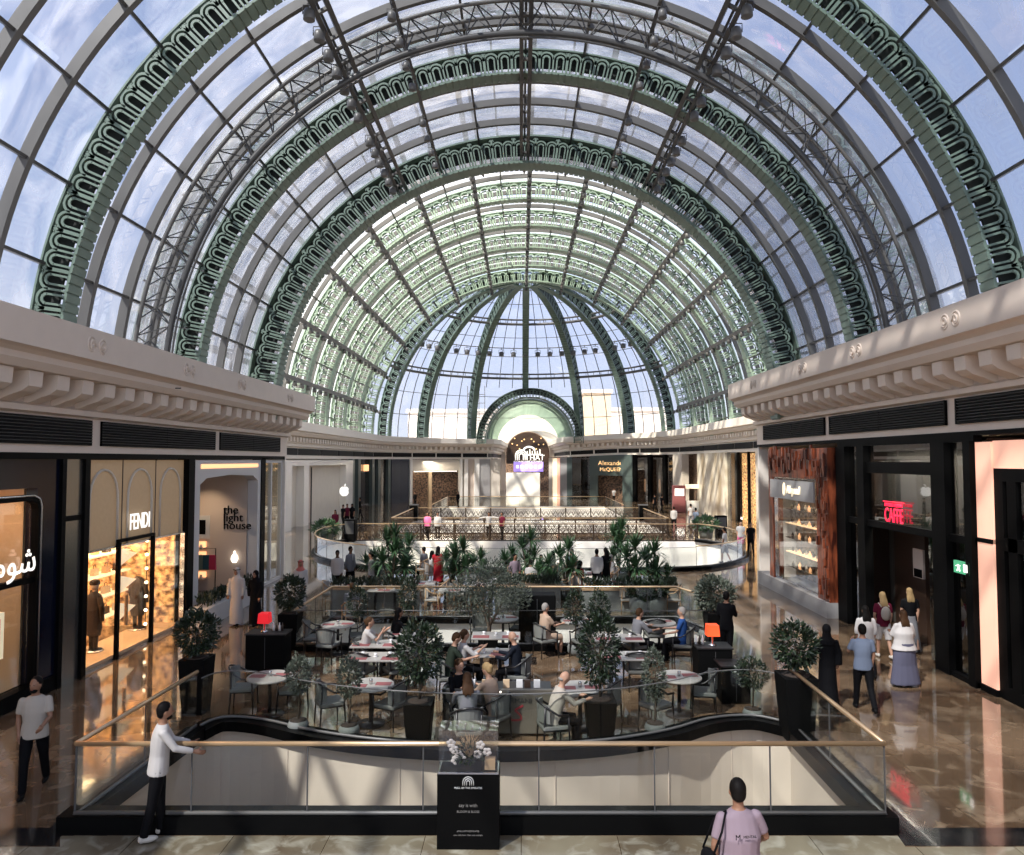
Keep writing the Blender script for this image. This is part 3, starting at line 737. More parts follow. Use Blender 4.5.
bx('wall_gold_back', -14.2, -14.3, f0, f1, 0, 5, 'gold_goods_glow'); bx('wall_gold_side', XL-.3, -14.2, f1-.1, f1, 0, 5, 'gold_goods_glow'); bx('wall_gold_near', XL-.3, -14.2, f0, f0+.1, 0, 5, 'warm_wall')
t = thing('ceiling_light', 'warm ceiling light panel inside the gold-lit shop', 'light', (-12.3, (f0+f1)/2, 4.6)); m = MB(); m.box(-1.6,1.6,-2,2,0,.05); obj('diffuser', m, 'glow_warm', t)
bx('trim_13', XL-.05, XL-1.2, f0+.05, f1-.1, 0, .12, 'warm_wall')
random.seed(3)
for k in range(4):                                     # shelves with bags
    t = thing('display_shelf', '%s glowing glass shelf of handbags behind the gold-lit window' % ['lowest','second','third','top'][k], 'shelf', (XL-1.9, YL(160), .55+k*.6), 0, 'shelves in the gold-lit shop')
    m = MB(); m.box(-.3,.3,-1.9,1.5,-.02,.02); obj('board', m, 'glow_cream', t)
    for j in range(6):
        y = -1.6+j*.58; q = .12+.05*random.random()
        b = thing('handbag', 'small %s handbag on a shelf in the gold-lit shop' % ['tan','dark','cream'][(j+k)%3], 'handbag', (XL-1.9, YL(160)+y, .57+k*.6), 0, '%s handbags on the gold-lit shelves' % ['tan','dark','cream'][(j+k)%3])
        m = MB(); m.prism([(-q,0),(q,0),(q*.8,.2),(-q*.8,.2)], lambda a,c: V((-.06,a,c)), lambda a,c: V((.06,a,c))); obj('bag_body', m, ['warm_wall','dark_brown','stone_cream'][(j+k)%3], b)
        m = MB(); m.tube([(0,-q*.5,.2),(0,-q*.3,.3),(0,q*.3,.3),(0,q*.5,.2)], .012, 4); obj('bag_handle', m, 'dark_brown', b)
for k, px in enumerate((166,172)):
    t = thing('light_string', 'vertical row of bright round bulbs behind the gold glass, %s one' % ['left','right'][k], 'light', (XL-.5, YL(px), 0))
    m = MB(); m.tube([(0,0,.2),(0,0,3.2)], .012, 4); obj('wire', m, 'dark_brown', t)
    for j in range(8): m = MB(); m.ell((0,0,.35+j*.4), .045,.045,.045, 8, 6); obj('bulb', m, 'glow_bulb', t)
for k in range(3):
    t = thing('pennant', 'cream triangular pennant hanging in the gold-lit window, %s' % ['lowest','middle','highest'][k], 'decoration', (XL-.8, YL(158), .9+k*.75))
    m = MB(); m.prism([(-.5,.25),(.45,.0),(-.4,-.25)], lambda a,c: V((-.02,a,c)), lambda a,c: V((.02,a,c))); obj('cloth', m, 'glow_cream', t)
def mannequin(loc, rz, label, head=True):
    t = thing('mannequin', label, 'mannequin', loc, rz)
    m = MB(); m.lathe([(.2,.42),(.235,.6),(.23,.9),(.2,1.15),(.215,1.35),(.2,1.45),(.1,1.52),(.06,1.55)], 14, ex=1.05, ey=.72)
    m.tube([(-.22,0,1.42),(-.3,.02,1.1),(-.27,.06,.8)], [.075,.065,.05], 8); m.tube([(.22,0,1.42),(.3,.02,1.1),(.27,.06,.8)], [.075,.065,.05], 8)
    obj('coat', m, 'coat_dark', t)
    m = MB(); m.tube([(-.1,0,.5),(-.1,0,.08)], [.07,.05], 8); m.tube([(.1,0,.5),(.1,0,.08)], [.07,.05], 8); m.ell((-.1,.06,.05),.05,.13,.05); m.ell((.1,.06,.05),.05,.13,.05); obj('leg', m, 'coat_dark', t)
    if head:
        m = MB(); m.ell((0,0,1.68),.085,.1,.12); m.tube([(0,0,1.5),(0,0,1.62)],.05,8); obj('head', m, 'stone_cream', t)
        m = MB(); m.lathe([(.12,1.72),(.13,1.76),(.11,1.83),(.05,1.86)], 12); obj('cap', m, 'coat_dark', t)
    m = MB(); m.lathe([(.25,0),(.25,.03)], 16); obj('stand', m, 'chrome', t)
mannequin((XL-.75, G(91,656).y, .12), -.5, 'shop mannequin in long dark coat and cap behind the gold glass')
mannequin((XL-.9, G(138,636).y+.3, .12), -.3, 'headless shop mannequin in short black outfit beside the black door frame', False)
# ---- left 4: cream portal shop
bx('trim_14', XL+.08, XL-.3, YL(187), YL(193), 0, 5.12, 'frame_black')
l0, l1 = YL(193.5), YL(260); 
t = thing('shop_portal', 'pale grey curved portal frame round the cream shop with wall lettering', 'shop front', (XL, l0, 0))
m = MB(); L = l1-l0
m.box(-.35,.04,0,.42,0,5.1); obj('jamb', m, 'white_frame', t); m = MB(); m.box(-.35,.04,L-.3,L,0,5.1); obj('jamb', m, 'white_frame', t)
m = MB(); m.prism([(.42,4.3),(.9,4.5),(L/2,4.58),(L-.8,4.5),(L-.3,4.3),(L-.3,5.1),(.42,5.1)], lambda a,c: V((-.35,a,c)), lambda a,c: V((.04,a,c))); obj('lintel', m, 'white_frame', t)
m = MB(); m.box(.04,.06,.45,L-.35,4.82,4.96); obj('light_strip', m, 'glow_orange', t)
sy = l1-.35
bx('wall_cream_side', XL-.36, -15.8, sy, sy+.1, 0, 5.1, 'beige_wall'); bx('wall_cream_back', -14.0, -14.1, l0, sy, 0, 5.1, 'beige_wall'); bx('wall_cream_near', XL-.36, -14, l0, l0+.1, 0, 5.1, 'beige_wall')
sx = lambda px, py: AY(px, sy, py)
for k, wd in enumerate(('the','light','house')):
    p = sx(223.5, 510+k*7.8); o = text('wall_letters', wd, .46, .02, 'black', None, (p.x, sy-.03, p.z), (PI/2,0,0), 'LEFT'); tag(o, 'black wall word "%s" on the cream shop wall' % wd, 'sign')
p = sx(201, 527); t = thing('picture_frame', 'white framed dark photograph on the cream shop wall', 'picture', (p.x, sy-.03, p.z))
m = MB(); m.box(-.36,.36,-.02,.02,-.45,.45); obj('frame', m, 'white_frame', t); m = MB(); m.box(-.2,.2,-.03,-.02,-.28,.28); obj('print', m, 'black', t)
p = sx(235.5, 557); t = thing('lit_niche_vase', 'small glowing white vase in the lit niche of the cream wall', 'vase', (p.x, sy-.1, p.z-.2)); m = MB(); m.lathe([(.08,0),(.14,.12),(.12,.25),(.05,.34),(.03,.45)], 12); obj('body', m, 'glow_white', t)
t = thing('ceiling_spot', 'warm downlight washing the cream shop wall', 'light', (-12.2, sy-.8, 4.9)); m = MB(); m.lathe([(.12,0),(.1,.05)], 12); obj('lens', m, 'glow_white', t)
al = bpy.data.lights.new('wall_wash', 'SPOT'); al.energy = 260; al.color = (1,.75,.5); al.spot_size = R(100); al.spot_blend = .8; ao = bpy.data.objects.new('wall_wash', al); link(ao); ao.location = (-12.2, sy-1.0, 4.85)
for k in range(4):
    p = sx(199, 545+k*10); t = thing('wall_shelf', 'lit orange wall shelf of small goods, %s of four in the cream shop' % ['top','second','third','bottom'][k], 'shelf', (p.x, sy-.3, p.z-.1))
    m = MB(); m.box(-.45,.35,-.2,.28,-.02,.02); obj('board', m, 'beige_wall', t); m = MB(); m.box(-.42,.3,.2,.27,.03,.24); obj('light_panel', m, 'glow_orange', t)
    for j in range(4): m = MB(); m.lathe([(.05,.02),(.06,.1),(.03,.16)], 8, (-.3+j*.17,0,0)); obj('jar', m, ['dark_brown','stone_cream'][j%2], t)
t = thing('clothes_rack', 'small rack of grey teal and red bags in the cream shop', 'rack', (sx(216,580).x, sy-.9, 0))
m = MB(); m.tube([(-.35,0,0),(-.35,0,1.75),(.35,0,1.75),(.35,0,0)], .02, 5); obj('frame', m, 'black', t)
mat('teal', (.02,.08,.10), .6); mat('pinkred', (.55,.03,.08), .6); mat('green_soft', (.16,.20,.15), .7)
for k, c in enumerate(('green_soft','teal','pinkred')):
    m = MB(); m.prism([(-.13,0),(.13,0),(.11,.55),(-.11,.55)], lambda a,b: V((-.24+k*.24+a,-.05,.95+b)), lambda a,b: V((-.24+k*.24+a,.05,.95+b))); obj('hanging_bag', m, c, t)
# ---- left 5: end bay
bx('trim_15', XL+.08, XL-.3, YL(260), YL(264), 0, 5.2, 'frame_black')
bx('wall_end_bay', XL-.9, XL-1, YL(264), YE-.2, 0, 5.2, 'stone_cream')
wframe('shop_window', 'narrow bright shop window at the far corner of the left shops', 'shop window', -1, YL(264), YE-.2, 0, 5.1, .12, 'white_frame', mull=(YL(272),))
for k, px in enumerate((269.5, 276)):
    t = thing('display_light', 'tall yellow light column in the corner shop window, %s one' % ['near','far'][k], 'light', (XL-.6, YL(px), 0)); m = MB(); m.box(-.05,.05,-.12,.12,.3,4.6); obj('tube', m, 'glow_cream', t)

# ---------------------------------------------------------------- right shops
# wood-shingle boutique
w0, w1 = YR(838), YR(777); d0, d1 = YR(826), YR(781)
bx('wall_shingle', XR-.35, XR+.05, d0-.03, d1+.03, 4.45, 5.5, 'shingle'); bx('wall_shingle_far', XR-.35, XR+.05, d1, w1, .5, 5.5, 'shingle'); bx('wall_shingle_near', XR-.35, XR+.05, w0, d0, .5, 5.5, 'shingle')
mb = MB()
for i in range(60):                                     # raised shakes on the shingle wall
    y = w0+random.random()*(w1-w0-.2); z = 4.5+random.random()*.8; mb.box(XR-.40-random.random()*.03, XR-.35, y, y+.12, z, z+.35)
for i in range(50):
    y = w0+random.random()*(d0-w0-.15); z = .5+random.random()*4.3; mb.box(XR-.40-random.random()*.03, XR-.35, y, y+.1, z, z+.3)
struct('wall_shingle_shakes', mb, 'shingle')
bx('baseboard_right', XR-.45, XR, w0, w1+1.2, 0, .5, 'stone_grey')
t = wframe('display_window', 'tall glass display window of bottles in the red-brown shingle front', 'shop window', 1, d0, d1, .5, 4.45, .06, 'chrome', x=XR-.3)
t = thing('shop_sign', 'grey-brown sign band with gold emblem over the bottle display', 'sign', (XR-.42, (d0+d1)/2, 4.0)); L = (d1-d0)/2
m = MB(); m.box(-.03,.03,-L,L,-.35,.35); obj('board', m, 'stone_grey', t)
m = MB(); m.tube([V((-.05,.55+.09*math.cos(a),.02+.22*math.sin(a))) for a in [2*PI*k/12 for k in range(12)]], .03, 5, closed=True); obj('emblem', m, 'glow_cream', t)
o = text('lettering', 'Abyssal', .42, .02, 'glow_cream', t, (-.05,-.35,0), (PI/2,0,-PI/2))
bx('wall_display_back', XR+.7, XR+.8, w0, w1, .5, 4.6, 'dim_goods'); bx('floor_display', XR-.25, XR+.7, d0, d1, .45, .5, 'stone_grey')
for k in range(5):
    t = thing('bottle_shelf', 'glass shelf of small bottles in the shingle shop window, %s of five' % ['lowest','second lowest','middle','second highest','top'][k], 'shelf', (XR+.3, (d0+d1)/2, 1.0+k*.55))
    m = MB(); m.box(-.2,.2,-L+.1,L-.1,-.015,.015); obj('board', m, 'glow_warm' if k % 2 else 'chrome', t)
    for j in range(12):
        m = MB(); y = -L+.3+j*(2*L-.6)/11; hh = .14+.1*random.random(); m.lathe([(.05,.015),(.055,hh*.6),(.02,hh*.75),(.02,hh)], 8, (0,y,0)); obj('bottle', m, ['glow_orange','stone_cream','dark_brown'][j%3], t)
# dark glazed cafe front
c0, c1 = YR(976), YR(839)
zt = 3.28
t = thing('glazed_front', 'tall black-framed glass front of the cafe with the red sign', 'shop front', (XR-.05, c0, 0)); L = c1-c0
def fy(px): return YR(px)-c0
m = MB(); m.box(0,.2,0,L,5.52,5.66); obj('head_rail', m, 'frame_black', t)
for pa, pb, w_ in ((976,969,.3),(950,936,.25),(868,861,.25),(849,840,.35)):
    m = MB(); m.box(-.1,w_-.1,fy(pa),fy(pb),0,5.52); obj('post', m, 'frame_black', t)
m = MB(); m.box(-.02,.16,0,L,zt-.12,zt+.06); obj('transom', m, 'frame_black', t)
m = MB(); m.box(-.02,.3,fy(936),fy(868),4.72,5.05); obj('header_box', m, 'frame_black', t)
m = MB(); m.box(.06,.08,0,L,zt,5.52); obj('upper_pane', m, 'glass_dark', t)
for pa, pb in ((969,950),(861,849),(936,926)):
    m = MB(); m.box(.06,.08,fy(pa),fy(pb),.1,zt-.12); obj('lower_pane', m, 'glass_dark', t)
m = MB(); m.box(-.06,.2,0,fy(936),0,.12); obj('sill', m, 'frame_black', t)
bx('wall_cafe_curtain', XR+1.5, XR+1.6, c0, c1, 0, 5.6, 'curtain'); bx('wall_cafe_side', XR+.3, 15.9, c1-.1, c1, 0, 5.6, 'dark_brown'); bx('wall_cafe_near', XR+.3, 15.9, c0, c0+.1, 0, 5.6, 'dark_brown')
bx('ceiling_cafe', XR+.3, XR+1.55, c0+.1, c1-.1, zt-.05, zt, 'black_matte'); bx('wall_cafe_door', XR+.9, XR+1.45, YR(890), YR(862), 0, zt-.05, 'dark_brown')
t = thing('wall_menu', 'small brown framed menu board in the cafe doorway', 'menu board', (XR+.85, YR(886), 2.2)); m = MB(); m.box(-.03,.03,-.25,.25,-.4,.4); obj('board', m, 'beige_wall', t); m = MB(); m.box(-.04,-.03,-.2,.2,-.38,-.15); obj('shelf', m, 'black', t)
t = thing('cafe_sign', 'glowing red sign reading CAFFE on the black transom', 'sign', (XR-.12, (YR(885)+YR(909))/2, 3.36))
text('lettering', 'CAFFE', .56, .01, 'glow_red', t, (0,0,.2), (PI/2,0,-PI/2), sx=.62); text('lettering', 'EMPORIO ARMANI', .14, .01, 'glow_red', t, (0,0,.50), (PI/2,0,-PI/2), sx=.8)
m = MB(); m.box(-.01,.02,-.55,.55,.58,.6); obj('rail', m, 'glow_red', t)
t = thing('exit_sign', 'small green and white running man exit sign on the cafe glass', 'sign', (XR-.12, YR(965), 2.62)); m = MB(); m.box(-.03,.03,-.3,.3,-.14,.14); obj('box', m, 'glow_green', t)
m = MB(); m.box(-.04,-.03,-.22,-.08,-.09,.09); obj('door_symbol', m, 'glow_letter', t)
m = MB(); m.bar((-.04,.1,.0),(-.04,.16,-.09),.02); m.bar((-.04,.1,0),(-.04,.05,-.09),.02); m.bar((-.04,.1,0),(-.04,.12,.06),.03); m.bar((-.04,.2,.02),(-.04,.04,.04),.02); obj('runner_symbol', m, 'glow_letter', t)
t = thing('glass_door', 'open glass door leaf of the cafe beside the shoppers', 'door', (XR+.1, YR(932), 0), R(-68)); m = MB(); m.box(0,.03,0,1.1,.1,2.6); obj('pane', m, 'glass_dark', t); m = MB(); m.box(-.02,.05,1.05,1.12,0,2.7); m.box(-.02,.05,0,1.1,0,.1); obj('frame', m, 'chrome', t); m = MB(); m.tube([(-.05,.95,.8),(-.05,.95,1.6)],.02,6); obj('handle', m, 'chrome', t)
# salmon glowing front at the right edge
p0, p1 = YR(993), YR(977.5)
t = thing('lit_pillar', 'glowing salmon-pink pillar at the right edge beside the cafe', 'pillar', (XR-.05, p0, 0)); m = MB(); m.box(0,.35,0,p1-p0,.15,5.5); obj('panel', m, 'glow_pink', t)
m = MB(); m.box(-.03,.35,0,p1-p0,0,.15); obj('plinth', m, 'frame_black', t); m = MB(); m.box(-.02,.3,0,p1-p0,3.27,3.37); obj('band', m, 'frame_black', t)
t = thing('lit_fascia', 'glowing salmon-pink band above the dark window at the right edge', 'fascia', (XR, p0-4, 4.92)); m = MB(); m.box(0,.3,-2,4,0,.6); obj('panel', m, 'glow_pink', t)
wframe('shop_window', 'dark black-framed shop window under the salmon band at the right edge', 'shop window', 1, 9.0, p0, 0, 4.92, .28, 'frame_black', trans=(3.3,), mull=(YR(1010),), glass='glass_dark')
bx('wall_right_shop_back', XR+1.8, XR+1.9, 6, p1, 0, 5.3, 'dim_goods')

# ---------------------------------------------------------------- rotunda walls
XWL, XWR, RW = -16.8, 18.0, 17.4
def WP(px):
    d = ray(px, 460); d = V((d.x/d.y, 1)); 
    x = XWL if px < 521 else XWR
    y = x/d.x if abs(d.x) > 1e-4 else 1e9
    if 0 < y <= YA: return V((x, y))
    # intersect circle centre (RX,YA), radius RW
    a = d.x*d.x+1; b = -2*(d.x*RX+YA); c = RX*RX+YA*YA-RW*RW
    y = (-b+math.sqrt(max(0,b*b-4*a*c)))/(2*a); return V((d.x*y, y))
def zo(x): return .55*max(0, min(1, x/12))
def wseg(name, pa, pb, z0, z1, m, off=0, dep=.3, label=None, cat=None, group=None, parent=None):
    """vertical slab following the rotunda wall between two picture columns"""
    n = max(1, int(abs(pb-pa)/8)); P = [WP(pa+(pb-pa)*i/n) for i in range(n+1)]; mb = MB(); vs = []
    for i, p in enumerate(P):
        q = P[min(i+1,n)]-P[max(i-1,0)]; q.normalize(); nn = V((-q.y,q.x)); c = V((RX,60))-p
        if nn.dot(c) < 0: nn = -nn
        a = p+nn*off; b = p+nn*(off-dep)
        h0 = z0; h1 = z1+zo(p.x)*(1 if z1 > 4.5 else 0)
        vs += [(a.x,a.y,h0),(a.x,a.y,h1),(b.x,b.y,h1),(b.x,b.y,h0)]
    mb.add(vs, [(i*4+k, i*4+(k+1)%4, i*4+4+(k+1)%4, i*4+4+k) for i in range(n) for k in range(4)]+[(0,1,2,3),(n*4+3,n*4+2,n*4+1,n*4)])
    o = obj(name, mb, m, parent)
    if parent: return o
    return tag(o, label, cat, group) if label else tag(o, kind='structure')
mat('brick_navy', (.03,.035,.05), .5, var=.2, vscale=4)
wseg('wall_rotunda_left', 262, 500, 0, 5.3, 'dim_goods', -1.6); wseg('wall_rotunda_right', 548, 790, 0, 5.3, 'dim_goods', -1.6)
S_ = lambda *a, **k: wseg(*a, **k)
# electronics shop: cream panels in white frames
S_('wall_cream_panels', 279, 346, 0, 5.2, 'stone_cream', -.5)
for k, (a, b) in enumerate(((283,291),(303,308),(345,352))): S_('white_pier', a, b, 0, 5.0, 'white_gloss', .1, .7, 'white pier of the cream-panelled shop, %s' % ['nearest','middle','farthest'][k], 'pier')
S_('white_header', 283, 352, 4.65, 5.1, 'white_gloss', .12, .6, 'white header beam over the cream-panelled shop', 'beam')
S_('black_door_slot', 310, 317, 0, 4.5, 'beige_wall', -.46, .02, 'tall narrow door in the cream-panelled shopfront', 'door')
S_('wall_door_line_a', 309.6, 310.4, 0, 4.5, 'black', -.42, .04); S_('wall_door_line_b', 316.6, 317.4, 0, 4.5, 'black', -.42, .04)
p = WP(339); t = thing('fruit_logo', 'white glowing bitten apple logo on the cream shopfront', 'logo', (p.x+.5, p.y, 2.2), R(42)); t.scale = (.85,.85,.85)
m = MB(); pr = []
for k in range(40):
    a = 2*PI*k/40; r = .5*(1+.10*math.sin(a)*abs(math.cos(a)*1.2)); x = r*math.cos(a); z = r*math.sin(a)*1.0-.1*math.exp(-(x/.12)**2)*(1 if math.sin(a)>0 else -.6)
    if (x-.62)**2+(z-.08)**2 < .21**2: l_ = math.hypot(x-.62, z-.08); x = .62+(x-.62)/l_*.21; z = .08+(z-.08)/l_*.21; x = .62-abs(.62-x)
    pr.append((x, z))
m.prism(pr, lambda a,c: V((a*1.1,0,c*1.1)), lambda a,c: V((a*1.1,-.05,c*1.1))); obj('fruit', m, 'glow_letter', t)
m = MB(); m.ell((.08,-.03,.68), .07,.03,.17, 10, 8, rot=Matrix.Rotation(.5,3,'Y')); obj('leaf', m, 'glow_letter', t)
# grey-green lobby, navy wall, lit boutique, pilasters
S_('wall_lobby', 352, 391, 0, 5.2, 'glass_dark', -.3, .05)
for k, a in enumerate((352,358,372,378,388)): S_('lobby_post', a, a+2.5, 0, 5.2, 'green_grey', .05, .4, 'grey-green lobby post between the cream shop and the navy wall', 'post', 'grey-green lobby posts')
S_('lobby_sign', 363.5, 368, 3.9, 4.6, 'glow_orange', .1, .1, 'small lit orange square sign in the grey-green lobby', 'sign')
S_('wall_navy', 391, 408.5, 0, 5.2, 'brick_navy', .1)
S_('boutique_header', 411, 462, 3.75, 5.15, 'stone_cream', .05, .3, 'lit cream header of the boutique beside the navy wall', 'fascia')
S_('boutique_light', 416, 458, 3.6, 3.7, 'glow_white', -.3, .1, 'bright light strip under the cream boutique header', 'light')
for k, (a, b) in enumerate(((409,411.5),(459,462),(464,467.5),(474,479))): S_('stone_pilaster', a, b, 0, 5.2, 'white_gloss', .2, .5, 'slim pale pilaster beside the cream boutique, %s from the left' % ['first','second','third','fourth'][k], 'pilaster')
S_('boutique_door', 429, 432, 0, 3.6, 'warm_wall', .0, .2, 'brown timber door post of the cream boutique', 'door post')
S_('wall_brown_strip', 467.5, 474, 0, 5.2, 'beige_wall', 0); S_('wall_grey_pier', 479, 490, 0, 5.2, 'stone_grey', .1); S_('wall_pale_pier', 484, 500, 0, 5.2, 'stone_cream', 0)
# right half
S_('wall_portal_pier', 549, 553, 0, 5.2, 'stone_cream', .2); S_('yellow_pilaster', 553, 557, 0, 5.1, 'glow_cream', .25, .3, 'glowing yellow strip pilaster right of the entrance', 'pilaster')
S_('pink_pilaster', 557.5, 560, 0, 5.1, 'glow_pink', .2, .3, 'slim pink strip pilaster right of the entrance', 'pilaster'); S_('wall_grey_strip', 560, 567, 0, 5.2, 'stone_grey', .1)
S_('wall_dark_boutique', 567, 572, 0, 5.2, 'green_grey', .1); S_('wall_dark_boutique_b', 590, 598, 0, 5.2, 'green_grey', .15); S_('wall_dark_boutique_c', 623, 633, 0, 5.2, 'green_grey', .15)
S_('dark_fascia', 590, 633, 3.1, 5.2, 'green_grey', .2, .3, 'grey-green fascia with gold lettering right of the entrance', 'fascia')
S_('wall_window_dark', 572, 590, 0, 5.1, 'glass_dark', 0, .05)
p = WP(612); o = text('gold_letters', 'Alexander', .8, .02, 'glow_gold', None, (p.x-.2, p.y-.9, 4.7), (PI/2,0,-.18)); tag(o, 'upper gold word on the grey-green fascia', 'sign')
o = text('gold_letters', 'McQUEEN', .65, .02, 'glow_gold', None, (p.x-.2, p.y-.9, 3.9), (PI/2,0,-.18)); tag(o, 'lower gold word on the grey-green fascia', 'sign')
for k, (a, b) in enumerate(((633,636),(648,651),(663,666),(676,678))): S_('black_post', a, b, 0, 5.2, 'frame_black', .1, .3, 'black post of the dark glass shop near the cream column, %s from the left' % ['first','second','third','fourth'][k], 'post')
S_('wall_dark_glass', 636, 676, 0, 5.1, 'glass_dark', -.1, .05)
for k, px in enumerate((641, 645, 655, 660)): S_('display_lamp', px, px+1.2, 1.2, 2.8, 'glow_orange', -.5, .1, 'slim orange lamp inside the dark glass shop', 'light', 'slim orange lamps in the dark glass shop')
S_('beige_column', 677, 686, 0, 5.2, 'stone_cream', .5, .8, 'broad beige column beside the red kiosk', 'column')
S_('wall_dark_bay', 686, 703, 0, 5.2, 'dim_goods', -.8); S_('wall_leaf_stone', 703, 732, 0, 5.2, 'leaf_stone', .6, .8); S_('wall_leaf_edge', 732, 736, 0, 5.2, 'steel_panel', .4, .6)
S_('gold_window', 737, 757, 0, 5.1, 'gold_goods_glow', -.4, .1, 'gold-lit shop window right of the leaf-patterned stone', 'shop window')
for a in (736.5, 747, 756.5): S_('wall_gold_post', a, a+.9, 0, 5.2, 'frame_black', 0, .2)
S_('wall_white_pier', 758, 782, 0, 5.2, 'stone_cream', .2); S_('wall_white_niche', 765, 772, 0, 4.3, 'white_frame', .3, .1)

# entablature swept round the rotunda
prof = [(0,5.2),(0,6.05),(.2,6.1),(.2,6.3),(.1,6.35),(.1,6.8),(.75,6.85),(.9,7.05),(.9,7.15),(1.15,7.2),(1.15,7.85),(-1.6,7.85),(-1.6,5.2)]
def sweep(name, P, sgn):
    mb = MB(); n = len(P); vs = []; N = len(prof); NN = []
    for i, p in enumerate(P):
        q = (P[min(i+1,n-1)]-P[max(i-1,0)]).normalized(); nn = V((-q.y,q.x))*sgn; NN.append(nn)
        for o_, z in prof: a = p+nn*o_; vs.append((a.x, a.y, z+zo(a.x)))
    mb.add(vs, [(i*N+k, i*N+(k+1)%N, (i+1)*N+(k+1)%N, (i+1)*N+k) for i in range(n-1) for k in range(N)]+[tuple(range(N)), tuple((n-1)*N+k for k in range(N))[::-1]])
    o = struct(name, mb, 'plaster_white')
    dt = MB(); vn = []
    for i in range(n-1):
        a, b = P[i], P[i+1]; L = (b-a).length; k = 0
        d = (b-a)/L; nn = NN[i]
        s = .3
        while s < L:
            c = a+d*s+nn*.1; h = zo(c.x); c2 = c+nn*.5
            dt.bar((c.x,c.y,6.6+h), (c2.x,c2.y,6.6+h), .3, .34); s += .75
        if L > 1.2:
            v = MB(); c0_ = a+d*.1+nn*.03; c1_ = b-d*.15+nn*.03
            v.bar((c0_.x,c0_.y,5.72+zo(c0_.x)), (c1_.x,c1_.y,5.72+zo(c1_.x)), .06, .5); vn.append(v)
    obj('dentil_course', dt, 'plaster_white', o)
    for v in vn: obj('air_vent', v, 'black_vent', o)
def path(pxs): return [WP(p) for p in pxs]
PL = [V((XWL,YE))]+[V((XWL,y)) for y in (40,48,54,60,66,72,77)]+path((373,392,412,436,462,488))+[V((PX-5.0,98)), V((PX-4.5,120.9))]
PRr = [V((XWR,YE))]+[V((XWR,y)) for y in (40,46,51,56,61,66,71,76)]+path((680,660,640,618,594,570))+[V((PX+5.0,98)), V((PX+4.5,120.9))]
sweep('trim_16', PL, -1); sweep('trim_17', PRr, 1)
for nm, x, m in (('wall_passage_left', PX-4.7, 'stone_cream'), ('wall_passage_right', PX+4.7, 'stone_cream')): bx(nm, x-.1, x+.1, 97.5, 121, 0, 5.3, m)
# portal sign, screen, white block
t = thing('entrance_sign', 'dark brown hanging sign with white arch logo inside the far entrance', 'sign', (PX, 120.2, 5.1))
m = MB(); m.prism([(-3.6,-.6)]+[(-3.6*math.cos(PI*i/16), 1.0+3.6*math.sin(PI*i/16)) for i in range(17)]+[(3.6,-.6)], lambda a,c: V((a,0,c)), lambda a,c: V((a,.2,c))); obj('board', m, 'dark_brown', t)
m = MB()
for r in (.35,.65,.95): m.tube([V((-1.1-r,-.1,0))]+[V((-1.1-r*math.cos(PI*k/10),-.1,.7+r*math.sin(PI*k/10))) for k in range(11)]+[V((-1.1+r,-.1,0))], .09, 5)
m.tube([V((.2+.9*math.cos(a),-.1,1.6+.6*math.sin(a))) for a in [PI*k/10 for k in range(11)]], .16, 5)
for k in range(6): m.bar((-.1+k*.42,-.1,.9),(-.1+k*.42,-.1,1.5+.3*(k%2)),.14)
m.bar((-.2,-.1,.9),(2.4,-.1,.9),.16)
obj('logo', m, 'glow_letter', t)
text('lettering', 'THAT', 1.25, .04, 'glow_letter', t, (1.15,-.1,.35), (PI/2,0,0)); text('lettering', 'CONCEPT STORE', .55, .03, 'glow_letter', t, (0,-.1,-.35), (PI/2,0,0), sx=1.1)
m = MB()
for k in range(14): m.ell((-2.6+k*.4,-.08,2.7+.9*math.sin(k*1.7)), .12,.05,.12, 6, 4)
obj('sparkle', m, 'glow_gold', t)
t = thing('purple_screen', 'purple lit screen above the white block in the entrance', 'screen', (PX, 112, 3.3)); m = MB(); m.box(-2.3,2.3,0,.2,0,1.5); obj('panel', m, 'glow_purple', t)
m = MB(); [m.box(-1.9+k*.7,-1.5+k*.7,-.03,0,.5,1.0) for k in range(6)]; obj('lettering', m, 'glow_letter', t)
bx('wall_passage_end', PX-6, PX+6, 126, 126.2, 0, 10, 'dim_goods')
a = G(506,505); b = G(540,505)
bx('white_block', a.x, b.x, a.y, a.y+1.2, 0, 3.65, 'white_gloss', kind=None, bevel=.03); tag(C.objects['white_block'], 'big plain white block standing before the far entrance', 'block')

# distant things outside the dome
def building(loc, w_, d_, h, m, label, win=True):
    t = thing('building', label, 'building', loc); b = MB(); b.box(-w_/2,w_/2,0,d_,-5,h); obj('wall', b, m, t); b = MB(); b.box(-w_/2-.4,w_/2+.4,-.4,d_+.4,h,h+.8); obj('parapet', b, 'plaster_white', t)
mat('ochre', (.75,.58,.36), .8); mat('cream_out', (.8,.72,.62), .8)
building((17,160,0), 6, 6, 20, 'ochre', 'narrow ochre tower seen through the dome right of the entrance vault'); building((26,175,0), 20, 10, 17, 'cream_out', 'long cream building seen low through the dome on the right')
building((-15,165,0), 22, 10, 16, 'cream_out', 'long cream building seen low through the dome on the left')
t = thing('scaffold_tower', 'thin grey scaffold tower outside the dome left of the entrance vault', 'tower', (-8.3,125,0)); m = MB()
for x in (-1,0,1,2): m.bar((x,0,0),(x,0,18),.12)
for k in range(12): m.bar((-1,0,k*1.5),(2,0,k*1.5),.1); m.bar((-1,0,k*1.5),(0.5,0,k*1.5+1.5),.08)
obj('scaffold_bars', m, 'steel_grey', t)
bx('floor_outside', -150, 150, 101, 300, -6, -5.9, 'cream_out')

